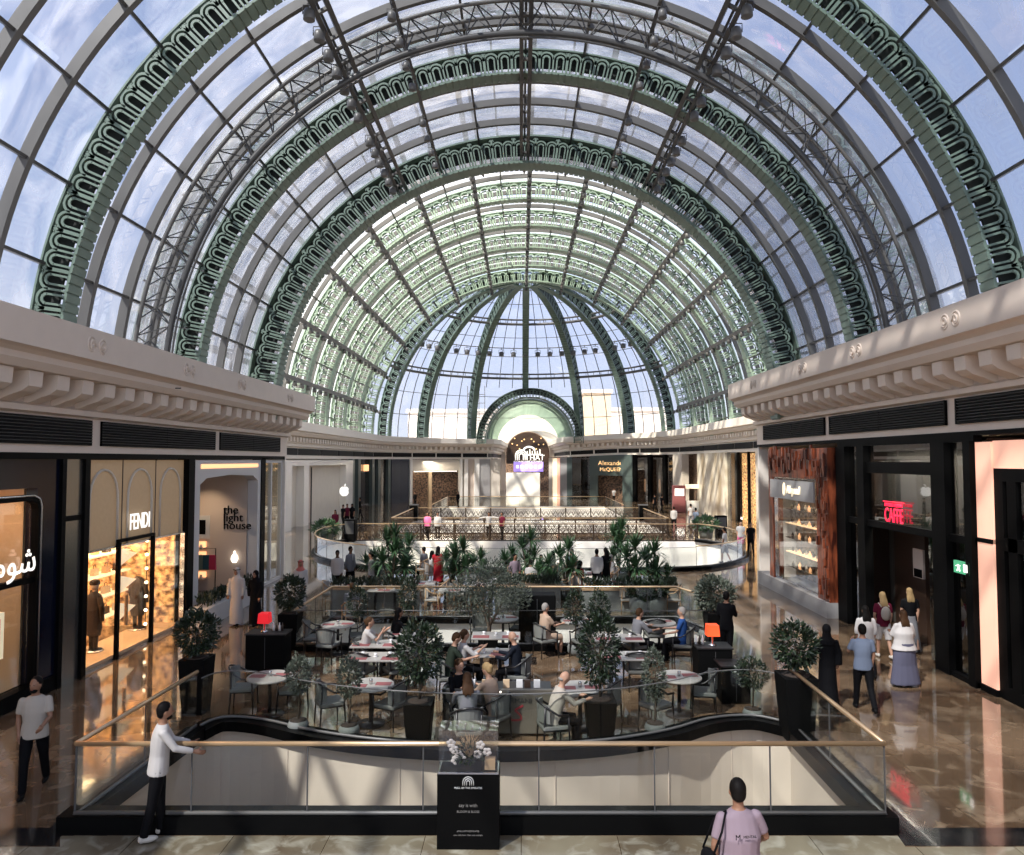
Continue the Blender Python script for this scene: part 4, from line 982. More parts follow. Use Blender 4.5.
# ---------------------------------------------------------------- railings
def hpath(P, z): return [V((p[0],p[1],z)) for p in P]
def glass_rail(label, P, h=1.1, z0=.14, rail='brass', rr=.035, plen=1.6, gm='glass_rail', name='glass_railing'):
    P = [V((p[0],p[1])) for p in P]; t = thing(name, label, 'railing', (P[0].x,P[0].y,0)); o = V((P[0].x,P[0].y,0))
    m = MB(); m.tube([p-o for p in hpath(P,h)], rr, 8); obj('handrail', m, rail, t)
    # resample
    D = [0]
    for a, b in zip(P, P[1:]): D.append(D[-1]+(b-a).length)
    def at(s):
        for i in range(len(P)-1):
            if s <= D[i+1]+1e-6: return P[i].lerp(P[i+1], (s-D[i])/max(1e-6, D[i+1]-D[i]))
        return P[-1]
    n = max(1, int(round(D[-1]/plen))); st = MB()
    for k in range(n):
        s0, s1 = D[-1]*k/n+.012, D[-1]*(k+1)/n-.012
        pts = [at(s0)]+[P[i] for i in range(len(P)) if s0 < D[i] < s1]+[at(s1)]; g = MB(); vs = []
        for i, p in enumerate(pts):
            q = (pts[min(i+1,len(pts)-1)]-pts[max(i-1,0)]).normalized(); nn = V((-q.y,q.x))*.007
            for a in (p+nn, p-nn): vs += [V((a.x,a.y,z0))-o, V((a.x,a.y,h-.02))-o]
        N = len(pts); g.add(vs, [(i*4,i*4+1,i*4+5,i*4+4) for i in range(N-1)]+[(i*4+2,i*4+6,i*4+7,i*4+3) for i in range(N-1)]+[(i*4+1,i*4+3,i*4+7,i*4+5) for i in range(N-1)])
        obj('glass_panel', g, gm, t, fix=False)
        if rr > .03: e = at(s0); st.bar(V((e.x,e.y,z0))-o, V((e.x,e.y,h))-o, .018)
    if st.v: obj('joint_strip', st, 'steel_dark', t)
    m = MB(); m.tube([p-o for p in hpath(P,z0+.03)], .03, 4); obj('base_channel', m, 'steel_grey', t)
    return t
off = V((0,0))
nl, nr = G(74,818,.2).to_2d(), G(886,818,.2).to_2d()
fl, fr = far1[0], far1[-1]
glass_rail('long glass railing with brass rail in front of the viewer', [nl, nr], 1.2, .24)
glass_rail('glass railing with brass rail on the left side of the near opening', [nl, fl], 1.2, .2); glass_rail('glass railing with brass rail on the right side of the near opening', [nr, fr], 1.2, .2)
glass_rail('curved frameless glass railing along the front of the terrace', far1[1:-1], 1.05, .16, 'steel_grey', .011, 2.0)
glass_rail('glass railing with brass rail behind the first terrace', [void1b[0], void1b[4], void1b[3], void1b[2]], 1.1)
glass_rail('low glass railing on the near edge of the narrow opening', [void1b[0], void1b[1]], 1.05, .14, 'steel_grey', .011, 2)
n2 = len(void2)
glass_rail('curved glass railing with brass rail at the left end of the rotunda opening', void2[0:20], 1.1); glass_rail('curved glass railing with brass rail at the right end of the rotunda opening', void2[-20:], 1.1)
glass_rail('curved frameless glass railing behind the palm planters', void2[19:-19], 1.05, .14, 'steel_grey', .011, 2)
glass_rail('far glass railing with brass rail before the white block', [V((RX-8.5,79.2)), V((RX+8.5,79.2))], 1.1, 0)
glass_rail('glass railing on the left side of the farthest opening', [V((RX-8.6,65)), V((RX-8.6,79))], 1.1, 0); glass_rail('glass railing on the right side of the farthest opening', [V((RX+8.6,65)), V((RX+8.6,79))], 1.1, 0)
mat('bronze', (.055,.035,.022), .4, metal=.5)
proto_panel = None
def ornate_rail(label, a, b, h=1.1):
    a, b = V(a), V(b); d = (b-a); L = d.length; t = thing('scroll_railing', label, 'railing', (a.x,a.y,0), math.atan2(d.y,d.x))
    m = MB(); m.box(0,L,-.06,.06,h-.05,h); obj('handrail', m, 'brass', t); m = MB(); m.box(0,L,-.08,.08,0,.06); m.box(0,L,-.02,.02,h-.22,h-.18); obj('bottom_rail', m, 'bronze', t)
    n = max(1, int(round(L/2.2))); w_ = L/n
    for k in range(n+1): m = MB(); m.box(k*w_-.05,k*w_+.05,-.05,.05,0,h-.05); obj('post', m, 'bronze', t)
    pm = MB(); nn = 5; q = (w_-.1)/nn
    for j in range(nn):
        cx = .05+q*(j+.5)
        for (zx, r) in ((.34,.17),(.68,.15)):
            pm.tube([V((cx+r*math.cos(x),0,zx+r*math.sin(x))) for x in [2*PI*i/10 for i in range(10)]], .022, 4, closed=True, sm=False)
            pm.tube([V((cx+r*.5*math.cos(x),0,zx+r*.5*math.sin(x))) for x in [2*PI*i/7 for i in range(7)]], .022, 4, closed=True, sm=False)
        pm.bar((cx-q/2,0,.05),(cx-q/2,0,h-.2),.025); pm.bar((cx-q/2,0,.08),(cx+q/2,0,h-.25),.02); pm.bar((cx+q/2,0,.08),(cx-q/2,0,h-.25),.02)
    first = obj('scroll_panel', pm, 'bronze', t, fix=False)
    for k in range(1, n): c = first.copy(); link(c, t); c.location.x = k*w_
    return t
ornate_rail('bronze scrollwork railing on the near side of the first bridge', (RX-11.3,yb1+.1), (RX+10.5,yb1+.1)); ornate_rail('bronze scrollwork railing on the far side of the first bridge', (RX-9.5,50.3), (RX+9.5,50.3))
ornate_rail('bronze scrollwork railing on the near side of the second bridge', (RX-9.5,61.1), (RX+9.5,61.1)); ornate_rail('slanting bronze railing left of the bridge opening', (RX-9.6,50.4), (RX-9.6,61)); ornate_rail('slanting bronze railing right of the bridge opening', (RX+9.6,50.4), (RX+9.6,61))
for k, x in enumerate((RX-9.6, RX+9.6)):
    t = thing('rail_bin', 'black square bin at the %s end of the second bridge railing' % ['left','right'][k], 'bin', (x, 60.6, 0)); m = MB(); m.box(-.35,.35,-.3,.3,0,1.3); obj('box_body', m, 'black', t, bevel=.02); m = MB(); m.box(-.38,.38,-.33,.33,1.3,1.38); obj('lid', m, 'steel_dark', t)

def area(name, loc, e, col, sx, sy, rot=(0,0,0)):
    l = bpy.data.lights.new(name, 'AREA'); l.energy = e; l.color = col; l.shape = 'RECTANGLE'; l.size = sx; l.size_y = sy
    o = bpy.data.objects.new(name, l); link(o); o.location = loc; o.rotation_euler = rot; return o
area('gold_shop_light', (-12.3, (f0+f1)/2, 4.4), 520, (1,.68,.38), 3, 4)
area('jeweller_light', (XL-.5, wo-2.2, 4.3), 60, (1,.62,.38), .6, 4)
area('cafe_curtain_fill', (XR+.8, (c0+c1)/2, 5.4), 500, (1,.88,.7), .5, 6)  # added unseen fill lamp that brightens the curtain behind the dark glass
area('bottle_light', (XR+.2, (d0+d1)/2, 4.3), 40, (1,.75,.5), .5, 3)

q_ = WP(436); area('boutique_fill', (q_.x, q_.y-1.0, 4.9), 350, (1,.9,.75), 6, 1)  # added fill lamp, brightens the boutique header and goods
# ---------------------------------------------------------------- furniture
mat('chair_frame', (.010,.009,.009), .35); mat('seat_fabric', (.15,.155,.14), .8, var=.06); mat('table_white', (.36,.34,.31), .3); mat('mat_red', (.24,.075,.075), .7)
mat('pot_black', (.004,.004,.004), .6, spec=.06); mat('pot_grey', (.16,.17,.16), .7, var=.1); mat('soil', (.03,.02,.015), .9); mat('bark', (.10,.075,.05), .85)
mat('leaf_dark', (.014,.026,.011), .4, var=.5, vscale=9); mat('leaf_olive', (.07,.085,.06), .6, var=.5, vscale=9); mat('leaf_palm', (.045,.10,.04), .5, var=.5, vscale=5); mat('wood_light', (.42,.27,.15), .5)
mat('cup_white', (.75,.74,.72), .3); mat('petal', (.72,.66,.66), .6); mat('pampas', (.50,.34,.20), .9)
def build_chair(label, kind='dark'):
    fm, sm = ('chair_frame','seat_fabric') if kind == 'dark' else ('wood_light','table_white')
    t = thing('armchair' if kind == 'dark' else 'wooden_chair', label, 'chair')
    m = MB(); m.prism([(-.23,-.22),(-.2,-.25),(.2,-.25),(.23,-.22),(.25,.2),(.22,.24),(-.22,.24),(-.25,.2)], lambda a,b: V((a,b,.40)), lambda a,b: V((a,b,.47))); obj('seat', m, sm, t, bevel=.015)
    m = MB(); vs = []
    for i in range(9):
        a = R(-62+124*i/8)
        for r, z in ((.25,.52),(.28,.52),(.29,.84),(.26,.84)): vs.append((r*math.sin(a), -r*math.cos(a), z))
    m.add(vs, [(i*4+k, i*4+(k+1)%4, i*4+4+(k+1)%4, i*4+4+k) for i in range(8) for k in range(4)]+[(0,1,2,3),(35,34,33,32)]); obj('backrest', m, sm, t)
    m = MB(); m.tube([(-.29,.2,.66),(-.3,.0,.68)]+[(.3*math.sin(R(a)),-.3*math.cos(R(a)),.68+.2*max(0,math.cos(R(a)))) for a in range(-80,81,16)]+[(.3,0,.68),(.29,.2,.66)], .02, 6); obj('arm_rail', m, fm, t)
    for x, y, zt in ((-.26,.21,.66),(.26,.21,.66),(-.2,-.22,.80),(.2,-.22,.80)):
        m = MB(); m.tube([(x*1.08,y*1.1,0),(x,y,.42),(x*1.08,y*.95,zt)], [.014,.02,.016], 6); obj('leg', m, fm, t)
    m = MB(); m.tube([(-.24,.2,.39),(.24,.2,.39),(.2,-.22,.39),(-.2,-.22,.39)], .018, 5, closed=True); obj('seat_frame', m, fm, t)
    return t
_ch = {}
def chair(loc, rz, label, kind='dark', group=None):
    if kind not in _ch:
        t = _ch[kind] = build_chair(label, kind); t.location = (loc[0],loc[1],0); t.rotation_euler.z = rz
        if group: t['group'] = group
        return t
    return dup(_ch[kind], (loc[0],loc[1],0), rz, label, group)
def round_table(loc, label, r=.45, mats_=2):
    t = thing('round_table', label, 'table', (loc[0],loc[1],0))
    m = MB(); m.lathe([(r-.02,.72),(r,.73),(r,.75),(r-.01,.76)], 28, sm=False); obj('tabletop', m, 'table_white', t)
    m = MB(); m.lathe([(.05,.02),(.04,.1),(.035,.7),(.1,.72)], 12); obj('pedestal', m, 'chair_frame', t)
    m = MB(); m.lathe([(.28,0),(.28,.02),(.06,.05)], 24); obj('base', m, 'chair_frame', t)
    for k in range(mats_):
        a = PI*k+random.random()*.6; m = MB(); m.prism([(-.15,-.1),(.15,-.1),(.15,.1),(-.15,.1)], lambda p,q: V((p,q,.0)), lambda p,q: V((p,q,.006)))
        o = obj('place_mat', m, 'mat_red'); o.location = (loc[0]+.24*math.cos(a), loc[1]+.24*math.sin(a), .76); tag(o, 'red place mat on a terrace table', 'place mat', 'red place mats on the terrace tables')
    m = MB(); m.lathe([(.03,0),(.035,.09),(.03,.1)], 10); o = obj('salt_pot', m, 'chrome'); o.location = (loc[0],loc[1],.76); tag(o, 'small steel pot in the middle of a terrace table', 'pot', 'steel pots on the tables')
    return t
def rect_table(loc, label, w_=1.2, d_=.7, top='table_white', rz=0, n=2):
    t = thing('rectangular_table', label, 'table', (loc[0],loc[1],0), rz)
    m = MB(); m.box(-w_/2,w_/2,-d_/2,d_/2,.72,.76); obj('tabletop', m, top, t, bevel=.008)
    for s in (-1,1):
        m = MB(); m.box(s*w_*.3-.04,s*w_*.3+.04,-.04,.04,.03,.72); m.box(s*w_*.3-.05,s*w_*.3+.05,-d_*.4,d_*.4,0,.03); obj('leg', m, 'chair_frame', t)
    for k in range(n):
        x = -w_*.3+w_*.6*(k%2 if n > 1 else .5); y = (-.18 if k < 2 else .18)
        m = MB(); m.box(-.2,.2,-.13,.13,0,.006); o = obj('place_mat', m, 'mat_red'); o.location = (loc[0]+x, loc[1]+y, .76); tag(o, 'red place mat on a terrace table', 'place mat', 'red place mats on the terrace tables')
    for k in range(3):
        m = MB(); m.lathe([(.025,0),(.04,.08)], 10); m.lathe([(.05,0),(.06,.012)], 10); o = obj('cup', m, 'cup_white'); o.location = (loc[0]-.3+k*.3, loc[1]+.05*(-1)**k, .76); tag(o, 'small white cup and saucer on a cafe table', 'cup', 'white cups on the cafe tables')
    return t
T = lambda px, py: G(px, py, .76)
tabs = [('r',270,676,'round table at the left front corner of the terrace'),('r',371,684,'round table behind the left slim potted shrub pair'),('q',376,656,'small rectangular table with red mats left of the ficus planter'),
 ('q',378,643,'rectangular table where the woman in white sits alone'),('r',338,624,'round empty table beside the left black planter'),('q',484,652,'busy rectangular table between the seated couple and the bald man in suit'),
 ('q',496,635,'rectangular empty table under the olive tree'),('r',503,618,'round table behind the olive tree trunk'),('r',580,687,'round table of the bald man in the pale shirt'),('r',679,676,'round table right of the slim potted shrub'),
 ('q',627,655,'rectangular table right of the tall ficus planter'),('r',577,620,'round red-matted table of the man in beige'),('r',659,622,'round table shared by the grey and blue shirted couple'),('q',410,632,'rectangular table of the two guests in dark and white'),('q',618,637,'small rectangular table with red mats in the right middle of the terrace')]
for k, px, py, lb in tabs:
    p = T(px, py)
    (round_table if k == 'r' else rect_table)(p, lb)
def C_(px, py, rz, label, kind='dark', z=.46, group=None): p = G(px, py, z); return chair(p, R(rz), label, kind, group)
for a in ((244,686,-80,'empty dark armchair left of the front-left round table'),(293,688,85,'empty dark armchair right of the front-left round table'),(330,700,-60,'empty dark armchair with its back to the curved railing, left front'),(391,702,60,'empty dark armchair right of the shrub pair'),
 (362,668,-20,'empty dark armchair at the small red-matted table'),(396,668,30,'dark armchair at the right end of the small red-matted table'),(314,636,-80,'empty armchair left of the round table by the black planter'),(328,643,-10,'empty armchair in front of the round table by the black planter'),(358,634,100,'empty armchair right of the round table by the black planter'),
 (481,630,180,'empty pale-backed armchair under the olive tree, left'),(520,627,170,'empty pale-backed armchair under the olive tree, right'),(606,700,60,'empty dark armchair right of the bald man table'),(655,702,-50,'empty dark armchair left of the right round table'),(703,690,80,'empty dark armchair right of the right round table'),
 (603,662,-10,'empty armchair left of the right rectangular table'),(637,668,0,'empty armchair in front of the right rectangular table'),(655,633,0,'pale-backed armchair in front of the couple table'),(583,640,20,'empty armchair in front of the red-matted round table'),(600,626,80,'empty armchair right of the red-matted round table')): C_(*a)

# counter screen with red lettering
p = G(500, 743); t = thing('terrace_screen', 'low grey-brown sign screen with red arabic lettering at the terrace front', 'screen', (p.x-.02, p.y+.28, 0))
mat('screen_panel', (.13,.115,.09), .3); mat('letter_red', (.35,.03,.04), .5); mat('letter_dim', (.05,.045,.04), .5)
m = MB(); m.box(-1.0,1.0,0,.08,.06,.86); obj('panel', m, 'screen_panel', t, bevel=.01)
for x in (-1.02, 1.02): m = MB(); m.box(x-.03,x+.03,-.02,.1,0,.88); obj('post', m, 'chair_frame', t)
text('lettering', '\ufeea\ufef4\ufed3\ufe8e\ufedb', .42, .006, 'letter_red', t, (.02,-.012,.42), (PI/2,0,0)); text('lettering', 'EMPORIO ARMANI', .13, .006, 'letter_dim', t, (.06,-.012,.66), (PI/2,0,0))
m = MB(); m.ell((.02,-.01,.82),.02,.01,.02); obj('lamp_dot', m, 'glow_white', t)
t = thing('service_counter', 'narrow counter behind the lettered screen with small boxes and cards', 'counter', (p.x, p.y+.75, 0)); m = MB(); m.box(-.95,.95,-.25,.25,.74,.8); obj('worktop', m, 'chair_frame', t); m = MB(); m.box(-.9,.9,-.2,.2,0,.74); obj('cabinet_body', m, 'pot_black', t)
for k, (x, c, lb) in enumerate(((-.55,'cup_white','white'),(-.3,'warm_wall','tan'),(.1,'warm_wall','tan'),(.35,'cup_white','white'),(.5,'dark_brown','brown'),(.68,'cup_white','white'))):
    m = MB(); m.box(-.06,.06,-.03,.03,0,.14); o = obj('menu_card', m, c); o.location = (p.x+x, p.y+.62, .8); tag(o, '%s card holder on the counter behind the lettered screen' % lb, 'card', '%s card holders on the screen counter' % lb)

# waiter stations with red lamps
def station(px, py, w_, h, label, lamp, lampx):
    p = G(px, py); t = thing('waiter_station', label, 'cabinet', (p.x, p.y, 0)); m = MB(); m.box(-w_/2,w_/2,-.25,.3,0,h); obj('cabinet_body', m, 'pot_black', t, bevel=.01)
    m = MB(); m.box(-w_/2-.02,w_/2+.02,-.27,.32,h,h+.03); obj('worktop', m, 'chair_frame', t); m = MB(); m.box(-.005,.005,-.26,-.25,.05,h-.05); obj('door_gap', m, 'steel_dark', t)
    if not lamp: return
    l = thing('table_lamp', lamp[0], 'lamp', (p.x+lampx, p.y, h+.03)); m = MB(); m.lathe([(.09,0),(.09,.02),(.02,.04),(.02,.22)], 12); obj('lamp_base', m, 'chrome', l)
    m = MB(); m.prism([(-.14,.22),(.14,.22),(.12,.46),(-.12,.46)], lambda a,b: V((a,-.12,b)), lambda a,b: V((a,.12,b))); obj('lamp_shade', m, lamp[1], l)
    for k in range(4):
        m = MB(); m.lathe([(.03,0),(.03,.12),(.012,.16),(.012,.2)], 8); o = obj('condiment_bottle', m, ['cup_white','dark_brown'][k%2]); o.location = (p.x+lampx+(.24+.09*k)*(1 if lampx < 0 else -1)*.8, p.y+.1, h+.03); tag(o, 'small bottle on the %s waiter station' % label.split()[1], 'bottle', 'bottles on the %s waiter station' % label.split()[1])
glow('shade_red', (.9,.02,.03), .55); glow('shade_orange', (1,.10,.025), .9)
station(268, 668, .95, .85, 'low left black waiter station beside the ficus planter', ('table lamp with red square shade on the left station','shade_red'), -.1)
station(713, 690, .75, .95, 'low right black waiter station before the man in black', ('table lamp with glowing orange-red shade on the right station','shade_orange'), 0)
station(733, 700, .6, .75, 'second right black waiter station nearest the curved glass', None, 0)
t = thing('black_cabinet', 'tall black cabinet behind the man in beige', 'cabinet', G(537,647).to_tuple()); m = MB(); m.box(-.5,.5,-.3,.3,0,1.45); obj('cabinet_body', m, 'pot_black', t, bevel=.02); m = MB(); m.box(-.01,.01,-.31,-.3,.1,1.35); obj('door_gap', m, 'steel_dark', t)

# ---------------------------------------------------------------- plants
def leaves(n, fn, size, asp=.45, seed=1, droop=0):
    rnd = random.Random(seed); m = MB()
    for _ in range(n):
        p, out = fn(rnd); d = (out+V((rnd.uniform(-1,1),rnd.uniform(-1,1),rnd.uniform(-.8,1)-droop))*.8).normalized()
        s = d.cross(V((rnd.uniform(-1,1),rnd.uniform(-1,1),1))).normalized(); L = size*rnd.uniform(.7,1.3); w_ = L*asp; nn = d.cross(s)*L*.12
        m.add([p, p+d*L*.45+s*w_*.5+nn, p+d*L, p+d*L*.45-s*w_*.5+nn], [(0,1,2,3)])
    return m
def ballfn(rx, rz, cz, shell=.55):
    def f(r):
        d = V((r.gauss(0,1),r.gauss(0,1),r.gauss(0,1))).normalized(); q = shell+(1-shell)*r.random()**.6; lump = 1+.16*math.sin(d.x*5+d.z*3)*math.cos(d.y*4)
        return V((d.x*rx*q*lump, d.y*rx*q*lump, cz+d.z*rz*q*lump)), d
    return f
def tree(name, label, loc, pot, foliage, trunk, leafm='leaf_dark', n=900, size=.1, group=None, asp=.5, seed=1):
    """pot = (kind, radius, height); foliage = (rx, rz, centre z); trunk radius"""
    t = thing(name, label, 'plant', (loc[0],loc[1],0), 0, group); k, pr, ph = pot
    m = MB()
    if k == 'square': m.prism([(-pr*.85,-pr*.85),(pr*.85,-pr*.85),(pr*.85,pr*.85),(-pr*.85,pr*.85)], lambda a,b: V((a*.9,b*.9,0)), lambda a,b: V((a*1.18,b*1.18,ph)))
    else: m.lathe([(pr*.7,0),(pr,.35*ph),(pr*1.02,.7*ph),(pr*.85,ph)], 18)
    obj('pot', m, 'pot_grey' if k == 'bowl' else 'pot_black', t, bevel=.01 if k == 'square' else 0)
    m = MB(); m.lathe([(pr*.84,ph+.001),(pr*.5,ph+.02),(.02,ph+.03)], 14); obj('soil', m, 'soil', t)
    rx, rz, cz = foliage; m = MB(); rnd = random.Random(seed)
    m.tube([(0,0,ph),(.02,.01,(ph+cz)/2),(0,0,cz)], [trunk,trunk*.8,trunk*.5], 7)
    for i in range(7):
        a = i*2.4; q = V((math.cos(a)*rx*.7, math.sin(a)*rx*.7, cz+rz*rnd.uniform(-.3,.6))); m.tube([(0,0,cz-rz*.8+.1*i*rz), q*.5+V((0,0,(cz-rz*.3)*.5)), q], [trunk*.5,trunk*.35,trunk*.2], 5)
    obj('trunk', m, 'bark', t)
    obj('foliage', leaves(n, ballfn(rx, rz, cz), size, asp, seed), leafm, t, fix=False)
    return t
tree('potted_ficus', 'round-headed ficus on the tall black planter at the left end of the terrace', G(196,712), ('square',.27,1.1), (.40,.42,1.60), .03, n=1500, size=.10, seed=2)
tree('potted_ficus', 'round-headed ficus on the black planter beside the left waiter station', G(290,648), ('square',.27,.95), (.38,.45,1.5), .03, n=1200, size=.11, seed=3)
tree('potted_ficus', 'ficus in the dark tapered planter left of the lettered screen', G(419,742), ('square',.26,.74), (.43,.52,1.62), .03, n=1500, size=.10, seed=4)
tree('potted_ficus', 'tall ficus in the dark tapered planter right of the lettered screen', G(600,742), ('square',.28,.78), (.36,.66,1.72), .03, n=1300, size=.10, seed=5)
tree('potted_ficus', 'glossy round ficus on the black planter at the right end of the terrace', G(797,738), ('square',.30,1.15), (.38,.40,1.70), .03, n=1000, size=.11, seed=6)
tree('potted_ficus', 'dusty round ficus on the black planter near the man in black', G(716,645), ('square',.30,.9), (.50,.45,1.42), .03, 'leaf_olive', n=1300, size=.12, seed=7)
for px, py, h, rx, rz, lb in ((298,734,1.1,.22,.34,'slim clipped shrub in a small bowl pot before the front-left round table'),(349,739,1.12,.22,.36,'slim clipped shrub in a small bowl pot, second from the left'),(655,737,1.15,.20,.48,'tall slim clipped shrub in a bowl pot right of the screen'),(753,722,.95,.32,.28,'bushy shrub in a dark pot behind the curved glass at the right')):
    tree('potted_shrub', lb, G(px,py), ('bowl',.19,.26), (rx,rz,h), .02, 'leaf_olive' if px < 700 else 'leaf_dark', n=1100, size=.06, seed=int(px))
for px, py, lb in ((357,648,'slim clipped shrub beyond the round table by the left planter'),(408,640,'slim shrub behind the guests in dark clothes'),(600,655,'slim shrub between the tall ficus and the beige-shirted man'),(575,655,'slim dark shrub in front of the beige-shirted man table'),(706,640,'low shrub beside the right end of the inner glass railing')):
    tree('potted_shrub', lb, G(px,py), ('bowl',.2,.3), (.26,.42,1.25), .02, 'leaf_dark', n=800, size=.08, seed=int(px))
# olive tree
t = thing('olive_tree', 'grey-leaved olive tree with forked trunk in the middle of the terrace', 'tree', (G(488,655).x, G(488,655).y, 0))
m = MB(); m.box(-.25,.25,-.25,.25,0,.45); obj('pot', m, 'pot_black', t, bevel=.01)
m = MB(); m.tube([(0,0,.4),(.03,0,.75),(-.06,0,1.0),(-.35,.1,1.45)], [.06,.05,.04,.02], 7); m.tube([(.03,0,.75),(.2,.02,1.05),(.45,0,1.5)], [.045,.035,.02], 7); m.tube([(0,0,.85),(.02,.1,1.2),(.05,.1,1.8)], [.04,.03,.015], 7); obj('trunk', m, 'bark', t)
def fol(r):
    c = r.choice([(-.62,.0,1.5,.5),(-.1,.1,1.9,.55),(.45,0,1.75,.52),(.1,-.2,1.45,.5),(-.35,0,1.85,.5),(.75,.1,1.5,.4),(.2,.1,2.1,.42)]); d = V((r.gauss(0,1),r.gauss(0,1),r.gauss(0,.8))).normalized(); q = c[3]*r.random()**.4
    return V(c[:3])+d*q, d
obj('foliage', leaves(5200, fol, .085, .3, 11), 'leaf_olive', t, fix=False)
# dracaenas and yuccas in the second cafe
def yucca(px, py, h, heads, label, seed, spread=.5, bl=.55):
    p = G(px, py); t = thing('potted_yucca', label, 'plant', (p.x,p.y,0)); rnd = random.Random(seed)
    m = MB(); m.lathe([(.22,0),(.34,.2),(.36,.42),(.3,.5)], 16); obj('pot', m, 'pot_grey', t); s_ = MB(); f = MB()
    for k in range(heads):
        a = k*2.4+rnd.random(); z = h*(1-.42*k/max(1,heads-1)) if heads > 1 else h; q = V((math.cos(a)*spread*(.25+.75*k/heads), math.sin(a)*spread*(.25+.75*k/heads), z-bl*.55))
        s_.tube([(0,0,.45),(q.x*.5,q.y*.5,q.z*.6),q], [.045,.035,.025], 6)
        for j in range(85):
            b = rnd.uniform(0,2*PI); el = rnd.uniform(-.5,1.45); L = bl*rnd.uniform(.75,1.1); d = V((math.cos(b)*math.cos(el), math.sin(b)*math.cos(el), math.sin(el))); sd = d.cross(V((0,0,1))).normalized()*.03
            tip = q+d*L+V((0,0,-.16*L*math.cos(el))); mid = q+d*L*.55
            f.add([q-sd*.5, mid-sd, tip, mid+sd, q+sd*.5], [(0,1,2,3,4)])
    obj('stem', s_, 'bark', t); obj('foliage', f, 'leaf_palm', t, fix=False)
for i, a in enumerate(((392,600,2.7,5,'tallest many-headed yucca, left of the second cafe'),(405,594,2.2,4,'broad yucca just behind the tallest left one'),(452,596,1.9,3,'yucca left of the woman in red'),(372,592,1.6,3,'low yucca beside the men in white shirts'),(460,600,2.2,3,'yucca hidden partly behind the olive tree, left'),(528,588,2.3,3,'slender yucca above the man seated with his back turned'),(510,584,1.5,3,'low palm left of the slender yucca'),(566,598,2.15,3,'spiky yucca left of the standing waiter'),
  (619,585,2.65,4,'tall yucca right of the standing waiter'),(633,604,2.35,3,'spiky yucca with long blades near the grey pots'),(652,602,2.15,3,'rightmost spiky yucca above the grey pots'),(664,600,1.2,2,'low broad-leaved palm at the right corner of the second cafe'),(545,604,1.7,3,'dark yucca behind the cabinet'),(478,586,1.4,3,'low palm behind the olive tree'))):
    yucca(a[0],a[1],a[2],a[3]+1,a[4],20+i, .5, .72 if a[2] > 2 else .6)
for k, (px, py) in enumerate(((641,618),(655,618))):
    p = G(px, py); t = thing('grey_urn', 'large grey rounded urn behind the inner glass railing, %s one' % ['left','right'][k], 'urn', (p.x,p.y,0)); m = MB(); m.lathe([(.22,0),(.36,.25),(.38,.5),(.3,.72)], 20); obj('urn_body', m, 'pot_grey', t)
    obj('foliage', leaves(500, ballfn(.38,.28,.9), .16, .5, 40+k), 'leaf_dark', t, fix=False)
# planters on the rotunda corners
for k, (px, py, sd) in enumerate(((326,543,'left'),(706,538,'right'))):
    p = G(px, py); t = thing('corner_planter', 'bright green fern in a grey planter at the %s end of the rotunda railing' % sd, 'plant', (p.x,p.y,0)); m = MB(); m.lathe([(.4,0),(.5,.7)], 16); obj('pot', m, 'pot_grey', t); obj('foliage', leaves(500, ballfn(.75,.4,.95), .3, .35, 50+k), 'leaf_palm', t, fix=False)
    b = thing('black_speaker', 'black box beside the %s corner fern' % sd, 'box', (p.x+(1.3 if k==0 else 1.2), p.y+.8, 0)); m = MB(); m.box(-.35,.35,-.3,.3,0,1.4); obj('box_body', m, 'pot_black', b, bevel=.03); m = MB(); m.box(-.28,.28,-.32,-.3,.5,1.3); obj('grille', m, 'steel_dark', b)

# second cafe tables and booths
random.seed(12)
for i, (px, py) in enumerate(((352,606),(385,612),(455,612),(482,606),(545,600),(612,602),(592,592),(505,600),(420,604),(650,612))):
    p = G(px, py); rect_table((p.x,p.y), 'pale table of the second cafe, %s' % ['leftmost','by the men in white shirts','left of centre','behind the olive tree','of the man with his back turned','right of the waiter','behind the waiter','near the slender yucca','beside the woman in red','rightmost'][i], 1.1, .7, 'table_white', n=1)
    for s in (-1,1):
        chair((p.x+s*.75,p.y), R(90*s), 'light wooden chair at a second cafe table', 'wood', 'light wooden chairs of the second cafe')
for k, (xa, xb, y) in enumerate(((333,420,24.6),(497,560,25.2),(582,676,24.6))):
    a, b = AY(xa,y), AY(xb,y); t = thing('timber_divider', 'low timber-topped planter divider of the second cafe, %s' % ['left','middle','right'][k], 'divider', ((a.x+b.x)/2, y, 0)); L = (b.x-a.x)/2
    m = MB(); m.box(-L,L,-.15,.15,0,.72); obj('box_body', m, 'pot_grey', t, bevel=.01); m = MB(); m.box(-L-.03,L+.03,-.19,.19,.72,.78); obj('top_rail', m, 'wood_light', t)
    obj('foliage', leaves(700, lambda r: (V((r.uniform(-L,L),r.uniform(-.15,.15),.8+r.random()*.25)), V((0,0,1))), .16, .3, 60+k), 'leaf_dark', t, fix=False)
# low stone planter before the cream shop
a = G(196,612); t = thing('stone_planter', 'low grey stone planter of dark shrubs before the cream shop', 'planter', (XL+.3, AX(215,XL).y, 0)); L = 2.3
m = MB(); m.box(-.05,.55,-L,L,0,.55); obj('box_body', m, 'white_frame', t, bevel=.01); obj('foliage', leaves(900, lambda r: (V((.25+r.uniform(-.2,.2),r.uniform(-L+.1,L-.1),.55+r.random()*.3)), V((0,0,1))), .15, .4, 71), 'leaf_dark', t, fix=False)

